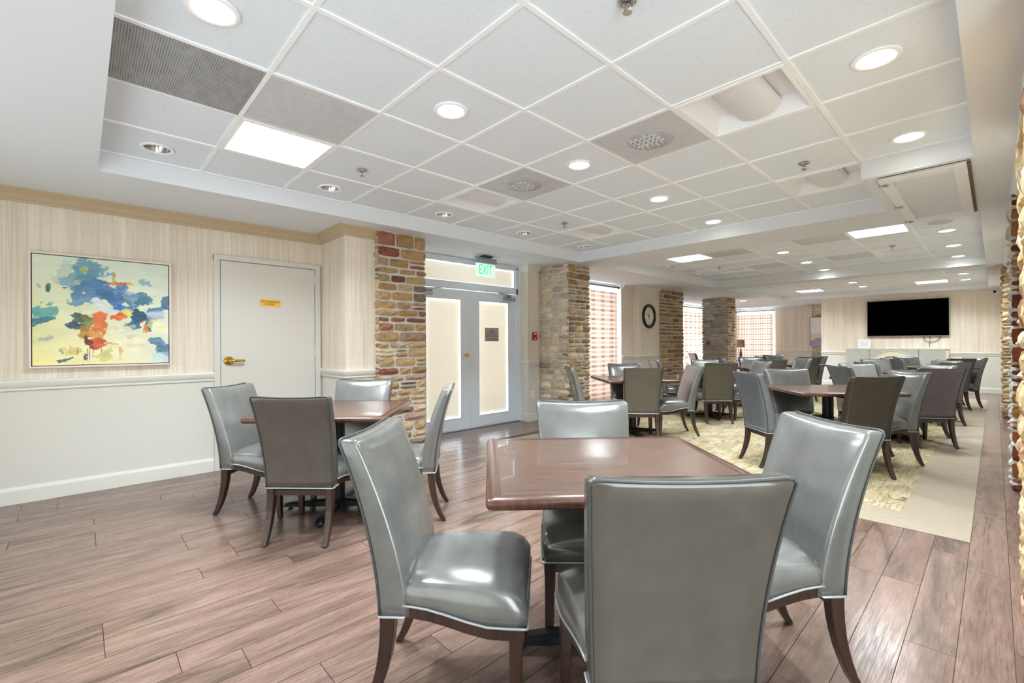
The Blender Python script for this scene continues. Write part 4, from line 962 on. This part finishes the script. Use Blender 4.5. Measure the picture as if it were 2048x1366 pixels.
# ------------------------------------------------------------------ chairs
def make_chair():
    t = empty('dining_chair', (0, 0, 0), 0, 'x', 'chair', 'grey vinyl dining chairs')
    zb, zt = .345, .935; NZ = 14
    fr = lambda q: (q-zb)/(zt-zb)
    ry = lambda q: -.125*max(fr(q), 0)**1.75 + .004
    thk = lambda q: .105-.04*fr(q)
    hw = lambda q: .215+.03*max(fr(q), 0)**1.4
    NU = 9; bm = B(); rings = []
    zs = [zb + (zt-.012-zb)*k/(NZ-1) for k in range(NZ)]
    def ring(z, ins=0, dz=0):
        h, r, f = hw(z)-ins, ry(z)+ins*.8, ry(z)+thk(z)-ins*.8; c = .013; pts = []
        us = [(-1+2*k/(NU-1)) for k in range(NU)]
        for k, u in enumerate(us): pts.append((u*(h-c), r))
        pts += [(h-c*.3, r+c*.3), (h, r+c), (h, f-c), (h-c*.3, f-c*.3)]
        for u in us[::-1]: pts.append((u*(h-c), f+.014*(1-u*u)*(1 if ins == 0 else .6)))
        pts += [(-h+c*.3, f-c*.3), (-h, f-c), (-h, r+c), (-h+c*.3, r+c*.3)]
        return [bm.verts.new((x_, y_, z+dz - (.009*(1-(x_/h)**2)*max(0, fr(z))**6))) for x_, y_ in pts]
    for z in zs: rings.append(ring(z))
    rings.append(ring(zt-.004, .004)); rings.append(ring(zt, .011, 0)); 
    n = len(rings[0])
    for i in range(len(rings)-1):
        for k in range(n): bm.faces.new((rings[i][k], rings[i][(k+1) % n], rings[i+1][(k+1) % n], rings[i+1][k]))
    # top cap as strips front-rear
    top = rings[-1]; rear = top[0:NU]; front = top[NU+4:2*NU+4][::-1]
    for k in range(NU-1): bm.faces.new((rear[k], rear[k+1], front[k+1], front[k]))
    bm.faces.new((rear[-1], top[NU], top[NU+1], top[NU+2], top[NU+3], front[-1])); bm.faces.new((front[0], top[2*NU+4], top[2*NU+5], top[2*NU+6], top[2*NU+7], rear[0]))
    bm.faces.new(rings[0][::-1]); bmesh.ops.recalc_face_normals(bm, faces=bm.faces)
    back = obj('backrest', bm, vinyl, t, False, smooth=True)
    pts = [(-hw(z)+.002, ry(z)+.002, z) for z in zs] + [(-hw(zt)+.012, ry(zt)+.004, zt-.001)]
    pts += [(u*(hw(zt)-.03), ry(zt)+.005, zt+.001-.009*(1-u*u)) for u in (-1, -.5, 0, .5, 1)]
    pts += [(hw(zt)-.012, ry(zt)+.004, zt-.001)] + [(hw(z)-.002, ry(z)+.002, z) for z in zs[::-1]]
    obj('back_piping', tube(B(), pts, .0042, 6), piping_mat, back, False, smooth=True)
    bp = [(-.2, .1, zb+.004), (-.216, .09, zb), (-.217, .006, zb), (-.205, .002, zb), (.205, .002, zb), (.217, .006, zb), (.216, .09, zb), (.2, .1, zb+.004)]
    obj('lower_piping', tube(B(), bp, .0045, 6), silver_piping, back, False, smooth=True)
    # seat: domed cushion, underside following an S curve
    ys = [.085, .12, .17, .23, .30, .37, .43, .47, .49, .5]
    def low(y): s = min(1, max(0, (y-.12)/.28)); return .384-.042*(s*s*(3-2*s))
    def sh(y): return .212+.036*min(1, (y-.085)/.3)
    def topz(y, u):
        e = max(0, (y-.43)/.07); zc = .49 - .012*((y-.27)/.2)**2; return zc - .04*abs(u)**4 - .045*e**2.5
    bm = B(); rows = []; U = [-1, -.9, -.7, -.4, 0, .4, .7, .9, 1]
    for y in ys:
        h = sh(y) - (.012*max(0, (y-.47)/.03) if y > .47 else 0); lo = low(y)
        row = [bm.verts.new((-h, y, lo)), bm.verts.new((-h-.003, y, (lo+.42)/2))] + [bm.verts.new((u*h, y, topz(y, u))) for u in U] + [bm.verts.new((h+.003, y, (lo+.42)/2)), bm.verts.new((h, y, lo))]
        rows.append(row)
    for i in range(len(rows)-1):
        for k in range(len(rows[0])-1): bm.faces.new((rows[i][k], rows[i+1][k], rows[i+1][k+1], rows[i][k+1]))
        bm.faces.new((rows[i][0], rows[i][-1], rows[i+1][-1], rows[i+1][0]))
    f0, f1 = rows[-1], [bm.verts.new((v.co.x*.99, .472, v.co.z*.5+.5*(.39))) for v in rows[-1]]
    lowf = [bm.verts.new((v.co.x, .47, low(.47))) for v in (rows[-1][0], rows[-1][-1])]
    m = len(f0)
    bm.faces.new(f0)
    bm.faces.new(rows[0][::-1]); bmesh.ops.delete(bm, geom=f1+lowf, context='VERTS'); bmesh.ops.recalc_face_normals(bm, faces=bm.faces)
    seat = obj('seat', bm, vinyl, t, False, smooth=True)
    pp = [(-sh(y)-.002, y, low(y)-.001) for y in ys] + [(sh(y)*1.0+.002, y, low(y)-.001) for y in ys[::-1]]
    obj('seat_piping', tube(B(), pp, .0045, 6), silver_piping, seat, False, smooth=True)
    # wooden apron under the seat
    def rail(side):
        bm = B(); R = []
        for y in ys[:9]:
            h = sh(y)-.008; lo = low(y)-.004; R.append([bm.verts.new((side*a, y, z)) for a, z in ((h, lo), (h, lo-.042), (h-.022, lo-.042), (h-.022, lo))])
        for i in range(len(R)-1):
            for j in range(4): bm.faces.new((R[i][j], R[i][(j+1) % 4], R[i+1][(j+1) % 4], R[i+1][j]))
        bm.faces.new(R[0]); bm.faces.new(R[-1]); bmesh.ops.recalc_face_normals(bm, faces=bm.faces); return bm
    for s in (-1, 1): obj('side_rail', rail(s), leg_wood, t, False)
    obj('front_rail', box(B(), (-.2, .465, .295), (.2, .487, .337)), leg_wood, t, False)
    obj('rear_rail', box(B(), (-.17, .02, .295), (.17, .042, .33)), leg_wood, t, False)
    def leg(prof):
        bm = B(); R = []
        for z, x0, x1, y0, y1 in prof: R.append([bm.verts.new(p) for p in ((x0, y0, z), (x1, y0, z), (x1, y1, z), (x0, y1, z))])
        for i in range(len(R)-1):
            for j in range(4): bm.faces.new((R[i][j], R[i][(j+1) % 4], R[i+1][(j+1) % 4], R[i+1][j]))
        bm.faces.new(R[0][::-1]); bm.faces.new(R[-1]); bmesh.ops.recalc_face_normals(bm, faces=bm.faces)
        bmesh.ops.bevel(bm, geom=[e_ for e_ in bm.edges if abs(e_.verts[0].co.z-e_.verts[1].co.z) > .01], offset=.003, segments=1, affect='EDGES'); return bm
    for s in (-1, 1):
        q = lambda a, b: (a, b) if s > 0 else (-b, -a)
        pr = []
        for k in range(8):
            z = .352*(1-k/7); u = k/7; yc = .032 - .0*u - .085*u**2.2; th_ = .026-.011*u; w0, w1 = .212-.047+.010*u, .212-.004*u
            pr.append((max(z, .008), *q(w0, w1), yc-th_, yc+th_))
        l_ = obj('leg', leg(pr), leg_wood, t, False); obj('glide', lathe(B(), [(.011, 0), (.012, .008)], (s*.19, -.053, 0), 10), dark, l_, False)
        pr = []
        for k in range(7):
            z = .343*(1-k/6); u = k/6; yc = .466 - .012*math.sin(u*PI)*.6 + .006*u; th_ = .024-.01*u; pr.append((max(z, .008), *q(.236-.046+.014*u, .238-.002*u), yc-th_, yc+th_))
        l_ = obj('leg', leg(pr), leg_wood, t, False); obj('glide', lathe(B(), [(.011, 0), (.012, .008)], (s*.219, .471, 0), 10), dark, l_, False)
    return t
BASEC = srgb(130, 130, 127); TAUPE = srgb(102, 98, 91); BROWN = srgb(72, 64, 50); PLUM = srgb(108, 95, 98); DAYLIT_BLUE = srgb(126, 132, 140)  # the blue puts window daylight, brown and plum dark reflections, into backrests
chair0 = make_chair()
CH = [
 (-1.560, .872, -47.1, 'left-hand chair at the nearest table, facing right', BASEC), (-.563, 1.103, 48, 'nearest chair, its broad back to the camera at the front table', TAUPE),
 (-.526, 2.120, 139.3, 'right-hand chair at the nearest table, facing left', BASEC), (-1.478, 1.915, 226, 'far-side chair at the nearest table, only its back showing above the top', BASEC),
 (-4.029, .900, -49.1, 'chair left of the closet table, beside the left wall', BASEC), (-3.012, .998, 44.5, 'chair with its back to the camera at the closet table', TAUPE),
 (-2.869, 1.946, 141.4, 'chair seen from the side before the glazed exit doors', BASEC), (-3.8, 1.785, 226.9, 'chair between the closet table and the gold stone pillar', BASEC),
 (-3.08, 5.18, 43.3, 'chair with its back to the camera at the nearest curtain table', TAUPE), (-3.77, 5.888, 226.6, 'chair on the curtain side of the nearest curtain table', BASEC),
 (-2.877, 6.048, 136.6, 'side-on chair at the right of the nearest curtain table', BASEC), (-3.741, 4.687, -43.4, 'chair left of the curtain table, before the cream stone pillar', BASEC),
 (-2.924, 7.141, 46.6, 'chair with its back to the camera at the table before the clock', TAUPE), (-4.121, 7.497, -43.4, 'chair left of the table before the clock pillar', BASEC),
 (-3.574, 8.212, 226.6, 'far-side chair of the table before the clock', BASEC), (-2.680, 8.076, 135.3, 'right-hand chair of the table before the clock', BASEC),
 (-1.704, 5.061, -41.7, 'chair seen from behind left of the first right-row table', DAYLIT_BLUE), (-1.608, 5.888, 226, 'curved-top chair facing the camera at the first right-row table', BASEC),
 (-.789, 5.212, 51.5, 'dark brown backed chair at the first right-row table', BROWN), (-.674, 6.220, 133.7, 'right-hand chair behind the dark brown chair', BASEC),
 (-1.313, 7.155, -51.9, 'left-hand chair of the second right-row table', DAYLIT_BLUE), (-.484, 7.270, 39.7, 'plum backed chair at the second right-row table', PLUM),
 (-1.286, 7.931, 228.2, 'far-side chair of the second right-row table', BASEC), (-.575, 8.2, 133.1, 'right-hand chair just behind the plum chair', BASEC),
 (-1.274, 8.678, -50, 'left-hand chair of the third right-row table', DAYLIT_BLUE), (-.472, 9.339, 47.9, 'near-side chair of the third right-row table, behind the plum chair', TAUPE),
 (-1.403, 10.205, 227.4, 'far-side chair of the third right-row table', BASEC), (-.6, 10.15, 135.1, 'right-hand chair of the third right-row table', BASEC),
 (-1.233, 10.788, -45.5, 'left-hand chair of the farthest right-row table', DAYLIT_BLUE), (-.473, 11.521, 46.6, 'near-side chair of the farthest right-row table', TAUPE),
 (-1.2, 12.27, 227, 'far-side chair of the farthest right-row table, before the fireplace', BASEC), (-.331, 12.287, 130, 'rightmost far chair, by the carpet edge before the far wall', BASEC),
 (-3.611, 9.037, -46.6, 'left-hand chair of the middle-row table before the grey pillar', DAYLIT_BLUE), (-2.784, 9.043, 47.2, 'near-side chair of the middle-row table before the grey pillar', TAUPE),
 (-3.488, 10.213, 225.7, 'chair facing the camera just right of the grey stone pillar', BASEC), (-2.596, 10.049, 133.4, 'right-hand chair of the middle-row table before the grey pillar', BASEC),
 (-3.5, 11.05, -45.9, 'left-hand chair of the farthest middle-row table', DAYLIT_BLUE), (-2.720, 11.056, 46.6, 'near-side chair of the farthest middle-row table', TAUPE),
 (-3.6, 12.05, 226.6, 'far-side chair of the farthest middle-row table', BASEC), (-2.76, 11.95, 135.6, 'right-hand chair of the farthest middle-row table', BASEC),
 (-6.25, 13.55, -43, 'chair before the second plaid curtain, left of the grey pillar', DAYLIT_BLUE), (-6.1, 14.3, -43, 'chair half hidden behind the grey stone pillar', DAYLIT_BLUE)]
for k, (x_, y_, a, lb, col) in enumerate(CH):
    c = chair0 if k == 0 else copy_tree(chair0)
    c['label'] = 'grey vinyl ' + lb if 'backed' not in lb else lb
    on_carpet = -4.36 < x_ < -.11 and y_ > 4.0
    c.location = (x_, y_, .005 if on_carpet else 0); c.rotation_euler = (0, 0, math.radians(a))
    for ch in c.children:
        ch.color = col if ch.name.startswith('backrest') else BASEC
        if ch.name.startswith('seat'): ch.color = BASEC
        if k in (8, 12) and ch.name.startswith('backrest'): ch.color = TAUPE
